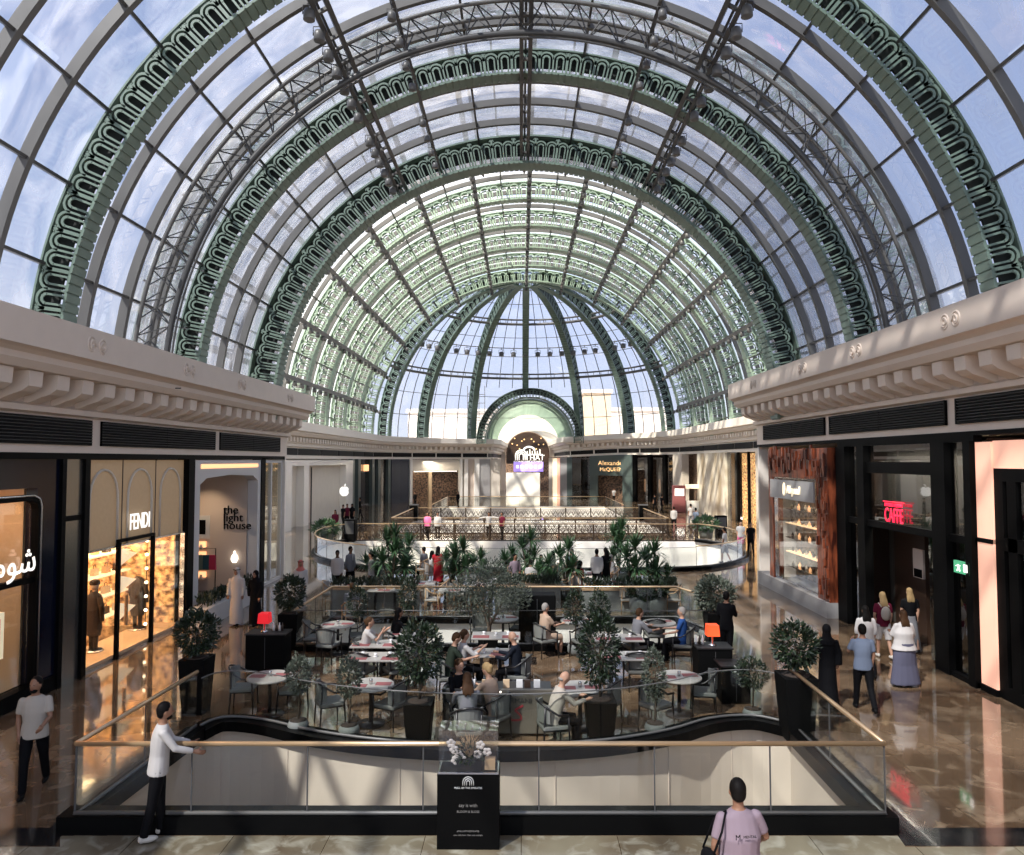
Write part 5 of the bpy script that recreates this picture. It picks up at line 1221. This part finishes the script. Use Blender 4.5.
# flower vitrine on its black pedestal
p = G(468, 850); t = thing('pedestal', 'black pedestal with white arch logo and small lettering before the railing', 'pedestal', (p.x, p.y, 0))
m = MB(); m.box(-.41,.41,0,.38,0,.97); obj('pedestal_body', m, 'black', t, bevel=.006)
m = MB()
for r in (.02,.045,.07): m.tube([V((-r,-.004,.83))]+[V((-r*math.cos(PI*k/8),-.004,.87+r*math.sin(PI*k/8))) for k in range(9)]+[V((r,-.004,.83))], .007, 4)
mat('letter_white', (.6,.6,.58), .5); mat('letter_grey', (.18,.17,.16), .5)
obj('arch_logo', m, 'letter_white', t)
for s, z, sz, mm in (('MALL OF THE EMIRATES', .795, .034, 'letter_white'),('say it with', .57, .06, 'letter_grey'),('BLOOM & BLOSS', .49, .04, 'letter_grey'),('#MALLOFTHEEMIRATES', .24, .028, 'letter_grey'),('open daily from 10am until midnight', .19, .026, 'letter_grey')): text('lettering', s, sz, .002, mm, t, (0,-.003,z), (PI/2,0,0))
v = thing('glass_vitrine', 'clear glass display case standing on the black pedestal', 'display case', (p.x, p.y, .97)); m = MB()
m.box(-.39,.39,.01,.016,.02,.56); m.box(-.39,.39,.364,.37,.02,.56); m.box(-.39,-.384,.016,.364,.02,.56); m.box(.384,.39,.016,.364,.02,.56); m.box(-.39,.39,.01,.37,.56,.566); obj('glass_case', m, 'glass_shop', v)
m = MB(); m.box(-.4,.4,0,.02,0,.02); m.box(-.4,.4,.36,.38,0,.02); m.box(-.4,-.38,.02,.36,0,.02); m.box(.38,.4,.02,.36,0,.02); obj('chrome_edge', m, 'chrome', v)  # thin chrome edging round the foot of the case
f = thing('flower_arrangement', 'white orchids and tan pampas fan in a black box inside the glass case', 'flowers', (p.x, p.y+.19, .975)); m = MB(); m.box(-.16,.18,-.1,.1,0,.14); obj('flower_box', m, 'pot_black', f, bevel=.004)
rnd = random.Random(5); m = MB()
for (cx, cz) in ((-.2,.26),(-.14,.19),(-.24,.34),(-.1,.14),(.12,.2),(.15,.32),(.24,.23),(-.18,.12)):
    for k in range(5):
        a = k*2*PI/5+cx*9; m.ell((cx+.035*math.cos(a), -.05, cz+.035*math.sin(a)), .032,.012,.026, 8, 5)
obj('orchid_blooms', m, 'petal', f)
m = MB()
for k in range(19):
    a = R(15+150*k/18); q = 1+.12*(k%2); m.tube([(0,0,.14),(.10*math.cos(a),0.02+.03*(k%3),.2+.13*math.sin(a)),(.19*q*math.cos(a),.03*(k%3),.2+.22*q*math.sin(a))], [.003,.008,.002], 4)
obj('pampas_fan', m, 'pampas', f); obj('foliage', leaves(220, ballfn(.2,.12,.2), .07, .4, 8), 'leaf_dark', f, fix=False)
m = MB(); m.box(-.07,.07,-.06,.06,0,.14); o = obj('kraft_box', m, 'pampas', bevel=.003); o.location = (p.x+.28, p.y+.18, .975); tag(o, 'small brown box beside the flowers in the glass case', 'box')
# kiosk stand on the right of the rotunda
p = G(679,512); t = thing('red_kiosk', 'red and white promotional kiosk by the beige column', 'kiosk', (p.x,p.y,0)); m = MB(); m.box(-.6,.6,-.3,.3,0,2.6); obj('tower_panel', m, 'mat_red', t, bevel=.02)
m = MB(); m.box(-.45,.45,-.34,-.3,1.6,2.3); obj('poster', m, 'glow_letter', t); m = MB(); m.box(.7,2.6,-.3,.3,0,1.1); obj('counter', m, 'white_gloss', t, bevel=.02); m = MB(); m.box(.7,2.6,-.2,.2,2.3,2.7); m.box(2.4,2.5,-.05,.05,1.1,2.3); obj('header', m, 'glow_cream', t)
# ---------------------------------------------------------------- people
for n_, c in (('skin_light',(.40,.23,.155)),('skin_mid',(.25,.13,.08)),('skin_dark',(.12,.06,.035))): mat(n_, c, .5, spec=.3)
for n_, c in (('hair_black',(.005,.004,.0035)),('hair_brown',(.05,.025,.012)),('hair_blonde',(.28,.19,.09)),('hair_grey',(.25,.23,.21)),
  ('c_white',(.45,.43,.41)),('c_cream',(.38,.34,.29)),('c_lilac',(.24,.185,.215)),('c_black',(.004,.004,.005)),('c_navy',(.012,.015,.022)),('c_blue',(.02,.06,.19)),('c_lightblue',(.14,.17,.23)),
  ('c_grey',(.17,.17,.18)),('c_red',(.40,.02,.03)),('c_pink',(.75,.16,.32)),('c_beige',(.36,.26,.19)),('c_maroon',(.10,.01,.025)),('c_skirt',(.09,.09,.13)),('c_green',(.02,.028,.02)),('c_redcheck',(.45,.14,.12)),('c_denim',(.06,.09,.15)),
  ('shoe_white',(.5,.47,.42)),('shoe_black',(.006,.006,.006)),('eye_dark',(.01,.008,.007)),('lip',(.28,.09,.07))): mat(n_, c, .8 if n_[0]=='c' else .6, spec=.1)
def loft(m, rings, u, n=14, mi=0):
    """closed body of elliptic rings: (centre, half width x, half depth)"""
    u = V(u).normalized(); x = V((1,0,0)); y = u.cross(x).normalized(); vs = []
    for c, rx, ry in rings:
        for k in range(n): t = 2*PI*k/n; vs.append(V(c)+x*rx*math.cos(t)+y*ry*math.sin(t))
    N = len(rings); m.add(vs, [(i*n+k, i*n+(k+1)%n, (i+1)*n+(k+1)%n, (i+1)*n+k) for i in range(N-1) for k in range(n)]+[tuple(range(n))[::-1], tuple((N-1)*n+k for k in range(n))], mi, True)
def person(label, loc, rz=0, H=1.75, sit=False, legs=((12,8),(-12,12)), arms=((5,8,10),(-5,8,10)), lean=0, head=(0,0), top=('tee','c_white'), bottom=('trousers','c_black'), shoes='shoe_black', skin='skin_mid', hair='short', hairc='hair_black', detail=1, bulk=1.0, group=None, hold=None, beard=False):
    k = H/1.75; t = thing('person', label, 'person', (loc[0],loc[1],loc[2] if len(loc) > 2 else 0), rz, group); vx = {2:.0135, 1:.02, 0:.034}[detail]
    hz = .545 if sit else .93
    if sit: legs = legs if legs != ((12,8),(-12,12)) else ((86,84),(84,88))
    u = V((0, math.sin(R(lean)), math.cos(R(lean)))); P = V((0,0,hz)); fw = V((1,0,0)).cross(u)*-1; fw = V((0, math.cos(R(lean)), -math.sin(R(lean))))
    at = lambda h, x=0, y=0: P+u*h+V((x,0,0))+fw*y
    # joints
    def limb(f): return V((0, math.sin(R(f)), -math.cos(R(f))))
    leg = []; low = 9
    for s, (a, b) in zip((-1,1), legs):
        hip = P+V((s*.095,0,-.02)); kn = hip+limb(a)*.43+V((s*.015*(2 if sit else 0),0,0)); an = kn+limb(a-b)*.42; leg.append([hip,kn,an]); low = min(low, an.z)
    dz = .075-low if not sit else 0
    if dz:
        P.z += dz
        for L in leg:
            for q in L: q.z += dz
    for L in leg:
        if L[2].z < .07: L[2].z = .07
    arm = []
    for s, a in zip((-1,1), arms):
        f, o, e = a[:3]; o2 = a[3] if len(a) > 3 else -6
        sh = at(.49, s*.172); up = V((s*math.sin(R(o)), math.sin(R(f))*math.cos(R(o)), -math.cos(R(f))*math.cos(R(o)))); el = sh+up*.28
        lo = V((s*math.sin(R(o2)), math.sin(R(f+e))*math.cos(R(o2)), -math.cos(R(f+e))*math.cos(R(o2)))); wr = el+lo*.25; arm.append((sh,el,wr,lo))
    HR = Matrix.Rotation(R(head[0]),3,'Z') @ Matrix.Rotation(R(-head[1]),3,'X')
    hc = at(.70)+V((0,.02,0)); hd = lambda x,y,z: hc+HR@V((x,y,z))
    b = MB(); bw = bulk
    loft(b, [(at(-.06),.15*bw,.10*bw),(at(.02),.16*bw,.105*bw),(at(.16),.135*bw,.095*bw),(at(.30),.15*bw,.105*bw),(at(.42),.17,.10),(at(.50),.15,.08),(at(.55),.07,.06)], u)
    b.tube([at(.50), at(.57,0,.005), hd(0,-.01,-.06)], [.065,.054,.052], 10)
    b.ell(hd(0,0,.01), .077,.096,.115, 14, 10, rot=HR); b.ell(hd(0,.028,-.05), .052,.055,.062, 10, 8, rot=HR)
    if detail: 
        b.ell(hd(0,.096,-.012), .012,.02,.024, 8, 6, rot=HR)
        for s in (-1,1): b.ell(hd(s*.076,-.005,-.005), .012,.02,.03, 8, 6, rot=HR)
    for L in leg: b.tube([L[0],L[0].lerp(L[1],.5),L[1],L[1].lerp(L[2],.35),L[2]], [.085,.07,.052,.052,.036], 10)
    for (sh,el,wr,lo), s in zip(arm,(-1,1)):
        b.tube([sh,sh.lerp(el,.5),el,el.lerp(wr,.4),wr], [.05,.045,.036,.036,.025], 9)
        sd = V((s,0,0)); inn = lo.cross(V((1,0,0))).normalized()
        # palm, four fingers and a thumb
        pal = wr+lo*.05; b.tube([wr,pal,wr+lo*.09], [.026,.036,.032], 8)
        acr = lo.cross(inn).normalized() if detail < 2 else (lo.cross(V((1,0,0)))).normalized()
        if detail:
            for j in range(4):
                o_ = acr*(-.027+.018*j); L_ = (.062,.074,.070,.055)[j]; p0 = wr+lo*.085+o_; cv = -sd*.016
                b.tube([p0, p0+lo*L_*.55+cv*.4, p0+lo*L_+cv*1.6], [.0105,.0095,.008], 6)
            p0 = wr+lo*.035-acr*.028*-1*-1; b.tube([p0, p0-acr*.028+lo*.025, p0-acr*.036+lo*.055], [.012,.011,.009], 6)
    remesh(b, 'body', skin, t, max(vx, .011) if detail < 2 else .0095, 3)
    # hair
    h = MB(); hm = hairc
    if hair in ('short','bun','long','ponytail'):
        h.ell(hd(0,-.018,.035), .083,.098,.104, 14, 10, rot=HR)
        if hair == 'short': h.ell(hd(0,-.05,-.01), .076,.062,.075, 10, 8, rot=HR)
        if hair == 'long':
            h.ell(hd(0,-.05,-.04), .09,.07,.12, 10, 8, rot=HR); loft(h, [(hd(0,-.05,-.02),.085,.06),(hd(0,-.08,-.12),.105,.05),(hd(0,-.095,-.19),.11,.038),(hd(.01,-.10,-.23),.09,.025)], (0,0,1))
            for q_ in range(5): h.tube([hd(-.07+.035*q_,-.10,-.15),hd(-.085+.042*q_,-.11,-.22),hd(-.08+.04*q_,-.11,-.27-.03*(q_%2))], [.03,.022,.01], 6)
        if hair in ('bun','ponytail'): h.ell(hd(0,-.06,-.01), .078,.06,.085, 10, 8, rot=HR); h.ell(hd(0,-.12,.03 if hair=='bun' else -.06), .04,.04,.045 if hair=='bun' else .12, 8, 6, rot=HR)
    if hair == 'bald': h.ell(hd(0,-.055,-.035), .077,.055,.035, 10, 6, rot=HR)
    if hair in ('scarf','ghutra'):
        h.ell(hd(0,-.02,.025), .096,.108,.125, 14, 10, rot=HR); loft(h, [(hd(0,-.03,-.06),.09,.085),(hd(0,-.03,-.14),.10,.09),(at(.50,0,-.01),.18,.12),(at(.40,0,-.02),.19,.13)], u)
    if hair == 'cap': h.ell(hd(0,-.01,.05), .085,.10,.085, 12, 8, rot=HR); h.ell(hd(0,.10,.06), .06,.07,.012, 10, 4, rot=HR)
    if h.v:
        if hair in ('scarf','ghutra'): remesh(h, 'headscarf', hm, t, vx, 3)
        elif hair == 'cap': remesh(h, 'cap', hm, t, vx, 2)
        else: remesh(h, 'hair', hm, t, vx*.8, 2)
    if hair == 'ghutra': q = MB(); q.tube([hd(.098*math.cos(x),-.02+.11*math.sin(x),.075) for x in [2*PI*i/14 for i in range(14)]], .012, 6, closed=True); obj('head_cord', q, 'hair_black', t)
    if beard: q = MB(); q.ell(hd(0,.035,-.072), .056,.056,.045, 10, 8, rot=HR); obj('beard', q, hairc, t)
    if detail:
        for s in (-1,1): q = MB(); q.ell(hd(s*.03,.088,.012), .012,.006,.006, 8, 6, rot=HR); obj('eye', q, 'eye_dark', t)
        q = MB(); q.ell(hd(0,.084,-.058), .022,.008,.006, 8, 6, rot=HR); obj('mouth', q, 'lip', t)
    # top
    kind, cm = top; c = MB(); g = .014*bulk; zb = -.09 if kind in ('tee','shirt','blouse') else -.14
    if kind in ('tee','shirt','blouse','blazer','long'):
        fl = 1.12 if kind in ('blouse',) else 1.0
        loft(c, [(at(zb),(.168+g)*bw*fl,(.115+g)*bw*fl),(at(.02),.178*bw,.122*bw),(at(.16),.155*bw,.115*bw),(at(.30),.168*bw,.122*bw),(at(.42),.185,.116),(at(.49),.172,.092),(at(.525),.12,.078),(at(.55),.075,.066)], u)
        cut = .55 if kind == 'tee' else 1
        for sh,el,wr,lo in arm:
            if kind == 'tee': c.ell(sh-V((0,0,.012)), .05,.055,.05, 10, 8); c.tube([sh,sh.lerp(el,.45),sh.lerp(el,.78)], [.056,.058,.055], 9)
            elif kind == 'blouse': c.ell(sh-V((0,0,.012)), .05,.055,.05, 10, 8); c.tube([sh,sh.lerp(el,.5),el,el.lerp(wr,.35)], [.056,.064,.062,.06], 9)
            else: c.ell(sh-V((0,0,.012)), .048,.053,.05, 10, 8); c.tube([sh,sh.lerp(el,.5),el,el.lerp(wr,.5),el.lerp(wr,.93)], [.056,.055,.05,.046,.036], 9)
        remesh(c, {'tee':'tshirt','shirt':'shirt','blouse':'blouse','blazer':'jacket','long':'jumper'}[kind], cm, t, vx, 2)
    if kind == 'blazer' : q = MB(); q.prism([(-.05,.54),(.05,.54),(.0,.28)], lambda a,z: at(z,a,.125), lambda a,z: at(z,a,.135)); obj('shirt_front', q, 'c_white', t)
    if kind in ('robe','abaya','dress'):
        ft = .05 if kind != 'dress' else .42
        if sit:
            loft(c, [(at(-.1),.19*bw,.15*bw),(at(.16),.17*bw,.125*bw),(at(.42),.19,.12),(at(.50),.17,.095),(at(.545),.085,.068)], u)
            for L in leg: c.tube([L[0],L[1],L[1].lerp(L[2],.85)], [.11,.10,.09], 9)
        else:
            m_ = (leg[0][2]+leg[1][2])/2; kn = (leg[0][1]+leg[1][1])/2; wd = abs(leg[0][2].y-leg[1][2].y)/2
            loft(c, [(V((0,m_.y*(1 if ft<.1 else .4),ft)),.21*bw,(.13+wd*.8)),(V((0,kn.y*.8,.5)),.195*bw,.14+wd*.35),(at(-.08),.18*bw,.135*bw),(at(.16),.165*bw,.12*bw),(at(.42),.19,.12),(at(.50),.17,.095),(at(.545),.085,.068)], (0,0,1))
        for sh,el,wr,lo in arm:
            w_ = .10 if kind == 'abaya' else .055
            if kind == 'dress': c.tube([sh,sh.lerp(el,.7)], [.064,.06], 9)
            else: c.tube([sh,sh.lerp(el,.5),el,wr], [.07,.065,.06+.2*(w_-.055),w_], 10)
        remesh(c, {'robe':'robe','abaya':'abaya','dress':'dress'}[kind], cm, t, vx, 2)
    bk, bm = bottom; c = MB()
    if bk in ('trousers','shorts') and kind not in ('robe','abaya','dress'):
        loft(c, [(P+V((0,0,-.10)),.15*bw,.11*bw),(at(-.05),.166*bw,.112*bw),(at(.05),.16*bw,.108*bw)], (0,0,1) if not sit else u)
        for L in leg:
            if bk == 'trousers': c.tube([L[0],L[0].lerp(L[1],.5),L[1],L[1].lerp(L[2],.5),L[2]+V((0,0,.0))], [.096,.088,.068,.062,.056], 10)
            else: c.tube([L[0],L[0].lerp(L[1],.5),L[1]], [.105,.10,.09], 10)
        remesh(c, bk, bm, t, vx, 2)
    if bk == 'skirt':
        m_ = (leg[0][2]+leg[1][2])/2
        if sit:
            for L in leg: c.tube([L[0],L[1],L[1].lerp(L[2],.7)], [.12,.11,.09], 9)
            loft(c, [(at(-.1),.18*bw,.14*bw),(at(.06),.17*bw,.12*bw)], u)
        else: loft(c, [(V((0,m_.y,.06)),.25*bw,.20),(V((0,m_.y*.5,.5)),.20*bw,.16),(at(-.06),.175*bw,.13*bw),(at(.09),.165*bw,.12*bw)], (0,0,1))
        remesh(c, 'skirt', bm, t, vx, 2)
    for i, L in enumerate(leg):
        q = MB(); a = L[2]; gy = a.z-.075
        tilt = 0 if sit else max(-1, min(1, gy*3)); e = Matrix.Rotation(-tilt*.6,3,'X')
        q.ell(a+V((0,.055,-.035)), .045,.125,.042, 10, 6, rot=e); q.ell(a+V((0,-.02,-.02)), .042,.05,.055, 8, 6)
        for j, p_ in enumerate(q.v): q.v[j] = (p_[0],p_[1],max(p_[2],.004 if not sit else a.z-.07))
        obj('shoe', q, shoes, t)
    if hold == 'backpack': q = MB(); q.ell(at(.28,0,-.17), .13,.075,.19, 12, 8); obj('backpack', q, 'c_cream', t); q = MB(); q.tube([at(.45,-.1,-.14),at(.53,-.11,0),at(.4,-.12,.13)], .016, 5); q.tube([at(.45,.1,-.14),at(.53,.11,0),at(.4,.12,.13)], .016, 5); obj('strap', q, 'c_cream', t)
    if hold == 'shoulderbag':
        q = MB(); q.ell(at(.06,-.30,-.02), .07,.19,.12, 14, 8); obj('shoulder_bag', q, 'c_black', t, ); q = MB(); q.tube([at(.14,-.33,-.12),at(.40,-.23,-.13),at(.54,-.14,-.02),at(.40,-.2,.13),at(.14,-.33,.1)], .011, 6); obj('strap', q, 'c_black', t)
    if hold == 'phone': wr = arm[1][2]; lo = arm[1][3]; q = MB(); c0_ = wr+lo*.1; q.box(c0_.x-.035,c0_.x+.035,c0_.y,c0_.y+.01,c0_.z,c0_.z+.14); obj('phone', q, 'shoe_black', t)
    if hold == 'bag': wr = arm[1][2]+arm[1][3]*.08; q = MB(); q.box(wr.x-.05,wr.x+.06,wr.y-.14,wr.y+.14,wr.z-.42,wr.z-.08); q.tube([(wr.x,wr.y-.1,wr.z-.08),(wr.x,wr.y,wr.z+.0),(wr.x,wr.y+.1,wr.z-.08)], .008, 5); obj('shopping_bag', q, 'c_lightblue', t)
    if 'lilac long tee' in label: text('back_print', 'M', .07, .002, 'c_black', t, at(.36,-.09,-.138*bulk), (PI/2-R(lean),0,0)); text('back_print', 'MENTAL', .035, .002, 'c_black', t, at(.36,.03,-.138*bulk), (PI/2-R(lean),0,0))
    t.scale = (k,)*3
    return t
gp = lambda px, py, z=0: G(px, py, z)
def S(px, py_head, rz, label, ch='dark', **k):     # seated guest located by head height
    p = G(px, py_head, 1.27); q = V((p.x, p.y, 0)); r = R(rz)
    f = V((-math.sin(r), math.cos(r), 0)); c = q-f*.0
    if ch: chair((c.x,c.y), r, chl(label), ch)
    return person(label, (q.x,q.y,0), r, sit=True, **k)
def chl(label):
    w_ = label.replace('seated person','seated guest').split(); return 'occupied chair under the '+' '.join(w_[:11])
# --- foreground
person('person in white v-neck tee and black trousers walking beside the jeweller window, bearded', gp(33,792), R(-160), 1.76, legs=((-20,4),(20,12)), arms=((20,10,55,-10),(-8,12,22)), top=('tee','c_cream'), skin='skin_mid', beard=True, shoes='shoe_black', detail=2, head=(-20,-5), bulk=1.08)
person('person in white shirt and black trousers leaning on the brass rail, seen sideways', gp(157,838), R(-62), 1.78, legs=((4,2),(-9,4)), arms=((30,6,42),(34,8,36)), lean=4, top=('shirt','c_white'), shoes='shoe_white', beard=True, detail=2, head=(5,0), bulk=1.06)
person('person in lilac long tee with black shoulder bag, back turned, at the bottom edge', (2.22,7.55,0), R(8), 1.82, top=('tee','c_lilac'), bottom=('trousers','c_grey'), hold='shoulderbag', detail=2, head=(-12,4), bulk=1.3, arms=((-4,18,14),(8,26,50,10)), legs=((8,4),(-8,8)))
# --- right walkway
person('person in long black robe and scarf walking toward the cafe, arms away from body', gp(828,706), R(-8), 1.66, top=('abaya','c_black'), hair='scarf', hairc='c_black', detail=1, arms=((10,18,10,10),(0,16,5)))
person('person in light blue tee and black trousers holding a phone to the ear', gp(864,711), R(-8), 1.75, top=('tee','c_lightblue'), detail=1, legs=((14,2),(-18,18)), arms=((15,20,125,-25),(0,8,8)), bulk=1.05)
person('dark-haired person in white blouse and grey-blue maxi skirt, carrying a bag', gp(905,686), R(5), 1.68, top=('blouse','c_white'), bottom=('skirt','c_skirt'), hair='long', hairc='hair_brown', detail=1, bulk=1.45, hold='bag', legs=((3,2),(-3,4)), arms=((18,14,80,-20),(12,20,20)))
person('person with blonde hair and white backpack entering the cafe', gp(884,658), R(-2), 1.68, top=('tee','c_maroon'), bottom=('shorts','c_white'), hair='long', hairc='hair_blonde', hold='backpack', skin='skin_light', shoes='shoe_white', detail=1)
person('black-haired person in loose white blouse and black trousers, left of the backpack', gp(867,677), R(-5), 1.65, top=('blouse','c_white'), hair='long', detail=1, bulk=1.15)
person('person with blonde hair in dark top deepest inside the cafe entrance', gp(911,652), R(-6), 1.68, top=('tee','c_black'), bottom=('skirt','c_grey'), hair='long', hairc='hair_blonde', skin='skin_light', detail=1)
# --- left walkway
person('person in white robe and white headdress walking near the stone planter', gp(236,625), R(178), 1.74, top=('robe','c_white'), hair='ghutra', hairc='c_white', detail=1, legs=((8,4),(-8,6)), arms=((-4,12,8),(4,14,16)))
person('person in black abaya and veil walking beside the one in the white robe', gp(255,625), R(165), 1.66, top=('abaya','c_black'), hair='scarf', hairc='c_black', detail=1, arms=((0,10,10),(-8,22,-5)))
person('person in white robe with red checked headdress behind the left ficus', gp(300,612), R(190), 1.72, top=('robe','c_white'), hair='ghutra', hairc='c_redcheck', detail=0)
person('person in black suit standing beside the right waiter station, turned away', gp(727,662), R(-30), 1.74, top=('blazer','c_black'), detail=1, arms=((10,10,75,-10),(20,8,75,-10)), legs=((4,2),(-6,4)))
# --- first terrace guests
S(365,621,-80,'seated person in white top resting chin on hand, alone at the red-matted table', skin='skin_light', hair='bun', hairc='hair_brown', top=('tee','c_white'), arms=((55,5,70,-10),(50,8,95,-25)), lean=8)
S(394,612,-60,'seated person in black with dark hair, left of the slim shrub', top=('long','c_black'), hair='long', lean=10, arms=((45,8,50),(40,8,50)))
S(411,622,-20,'seated person in white shirt with back turned, behind the ficus', top=('shirt','c_white'), hair='long', lean=6, arms=((45,8,50),(40,8,50)))
S(449,637,-75,'seated person in dark green tee looking at the table, left of the cups', top=('tee','c_green'), skin='skin_light', hair='short', hairc='hair_brown', lean=12, arms=((35,8,60),(40,8,60)), head=(0,20))
S(461,634,-70,'seated person in white top behind the one in dark green', top=('blouse','c_white'), skin='skin_light', hair='bun', hairc='hair_brown', lean=6, arms=((40,8,70),(45,8,80)))
S(518,636,78,'bald seated person in dark suit jacket leaning toward the table', top=('blazer','c_navy'), skin='skin_light', hair='bald', hairc='hair_grey', bulk=1.1, lean=8, arms=((38,8,60),(42,8,55)), head=(0,15))
S(459,664,-150,'seated person with dark hair in black top near the lettered screen', top=('long','c_black'), skin='skin_light', hair='bun', hairc='hair_brown', head=(10,15), arms=((30,8,70),(40,8,60)))
S(468,680,10,'seated person in pale cardigan with brown hair, nearest the screen counter', top=('shirt','c_grey'), hair='long', hairc='hair_brown', head=(0,20), lean=8, arms=((40,10,60),(40,10,60)))
S(494,669,55,'seated person with light brown hair and red-patterned scarf', top=('long','c_beige'), skin='skin_light', hair='bun', hairc='hair_blonde', head=(0,25), lean=12, arms=((45,8,50),(40,8,60)))
S(553,676,-75,'bald seated person in pale shirt reading a phone at the round table', top=('shirt','c_cream'), skin='skin_light', hair='bald', hairc='hair_grey', bulk=1.12, lean=16, arms=((40,6,60,-12),(45,6,55,-12)), head=(0,25))
S(545,607,-60,'seated person in beige top with legs crossed at the red-matted round table', top=('tee','c_beige'), bottom=('shorts','c_beige'), skin='skin_light', hair='short', hairc='hair_grey', bulk=1.12, arms=((30,8,60,-10),(35,8,60,-10)))
S(635,612,-70,'seated person in grey top facing the one in blue', top=('blouse','c_grey'), skin='skin_light', hair='short', hairc='hair_brown', lean=10, arms=((40,8,60),(40,8,55)))
S(682,611,72,'seated person in bright blue shirt and black trousers', top=('tee','c_blue'), skin='skin_light', hair='short', hairc='hair_grey', arms=((25,8,50),(30,8,55)), bulk=1.08)
# --- second cafe
W = lambda px, py, rz, label, **k: person(label, gp(px,py), R(rz), detail=0, **k)
W(337,598,-170,'standing person in pale shirt at the left end of the second cafe', top=('shirt','c_white'), skin='skin_dark')
W(350,592,-120,'standing person in grey jacket beside the pale shirt one', top=('blazer','c_grey'), skin='skin_dark')
W(371,600,100,'standing person in white shirt facing left by the yuccas', top=('shirt','c_white'))
S(352,586,20,'seated person in pale grey top with red hair tie at the leftmost pale table', 'wood', top=('blouse','c_grey'), hair='bun', hairc='hair_brown', detail=0)
S(432,553,-60,'seated person in white beside the one in red', 'wood', top=('blouse','c_white'), hair='long', detail=0)
W(438,592,-10,'standing person in red dress with long dark hair', top=('dress','c_red'), hair='long')
S(531,562,5,'seated person in white shirt with back turned in the second cafe', 'wood', top=('shirt','c_white'), detail=0, bulk=1.15)
S(541,557,170,'seated person in black facing the one in the white shirt', 'wood', top=('long','c_black'), detail=0)
S(553,553,80,'seated person in pale top left of the spiky yucca', 'wood', top=('blouse','c_cream'), hair='long', detail=0)
W(597,596,-8,'standing waiter person in white shirt and black trousers, back turned', top=('shirt','c_white'))
W(606,594,30,'standing person in black dress with dark hair beside the waiter', top=('dress','c_black'), hair='long')
S(611,557,110,'seated person in white top right of the waiter', 'wood', top=('blouse','c_white'), hair='short', hairc='hair_grey', detail=0)
S(580,563,-60,'seated person in red top left of the waiter', 'wood', top=('tee','c_red'), hair='long', detail=0)
S(572,551,150,'seated person in pale green top behind the spiky yucca', 'wood', top=('tee','c_lightblue'), detail=0)
S(424,549,60,'seated person in grey top left of the woman in red', 'wood', top=('tee','c_grey'), detail=0)
S(515,556,-150,'seated person in lilac top behind the olive tree', 'wood', top=('blouse','c_lilac'), hair='bun', detail=0)
# --- bridge and far side
BR = lambda px, y, rz, label, **k: person(label, (AY(px,y).x, y, 0), R(rz), detail=0, **k)
BR(428,46.4,170,'person in bright pink top at the first bridge railing', top=('blouse','c_pink'), hair='long', bulk=1.2)
BR(438,46.4,185,'person in white top next to the one in pink on the bridge', top=('shirt','c_white'), bulk=1.2)
BR(489,46.6,175,'person in white with arms spread on the bridge', top=('shirt','c_white'), hair='long', arms=((0,85,0,85),(0,80,0,80)))
BR(502,46.6,150,'person in dark clothes standing on the bridge', top=('tee','c_maroon'))
W(725,563,60,'person in white top and grey shorts at the right curved railing', top=('tee','c_white'), bottom=('shorts','c_grey'), hair='short')
W(741,553,175,'person in pink and white walking on the right walkway', top=('tee','c_white'), bottom=('shorts','c_pink'), skin='skin_light')
W(751,555,178,'person in black tee and trousers walking on the right walkway', top=('tee','c_black'), bottom=('trousers','c_black'))
W(335,536,180,'person in dark maroon by the cream-panelled shop', top=('shirt','c_maroon'), hair='long')
W(343,528,150,'person in black in the group near the cream-panelled shop, left', top=('tee','c_black'))
W(347,527,200,'person in dark red in the group near the cream-panelled shop', top=('tee','c_maroon'))
W(352,527,170,'person in black in the group near the cream-panelled shop, right', top=('tee','c_black'), hair='scarf', hairc='c_black')
W(360,519,120,'tall person in black near the grey-green lobby', top=('shirt','c_black'), H=1.85)
W(266,575,20,'person in grey walking past the corner shop window', top=('tee','c_grey'))
W(674,531,0,'person in white shirt before the red kiosk', top=('shirt','c_white'))
W(691,527,20,'person in white tee beside the kiosk counter', top=('tee','c_white'), bottom=('trousers','c_grey'))
W(696,533,-40,'person in grey-green tee beside the kiosk counter, nearer one', top=('tee','c_lightblue'), bottom=('trousers','c_navy'))
W(655,512,40,'person in black near the dark glass shop, left', top=('tee','c_black'))
W(662,513,-60,'person in black near the dark glass shop, right', top=('tee','c_black'))
W(614,503,170,'person in white before the grey-green boutique', top=('tee','c_white'))
W(415,508,150,'person in black before the lit boutique', top=('shirt','c_black'))
W(458,508,150,'person in black at the right end of the lit boutique', top=('shirt','c_black'), hair='long')
bpy.data.scenes.remove(SC2)
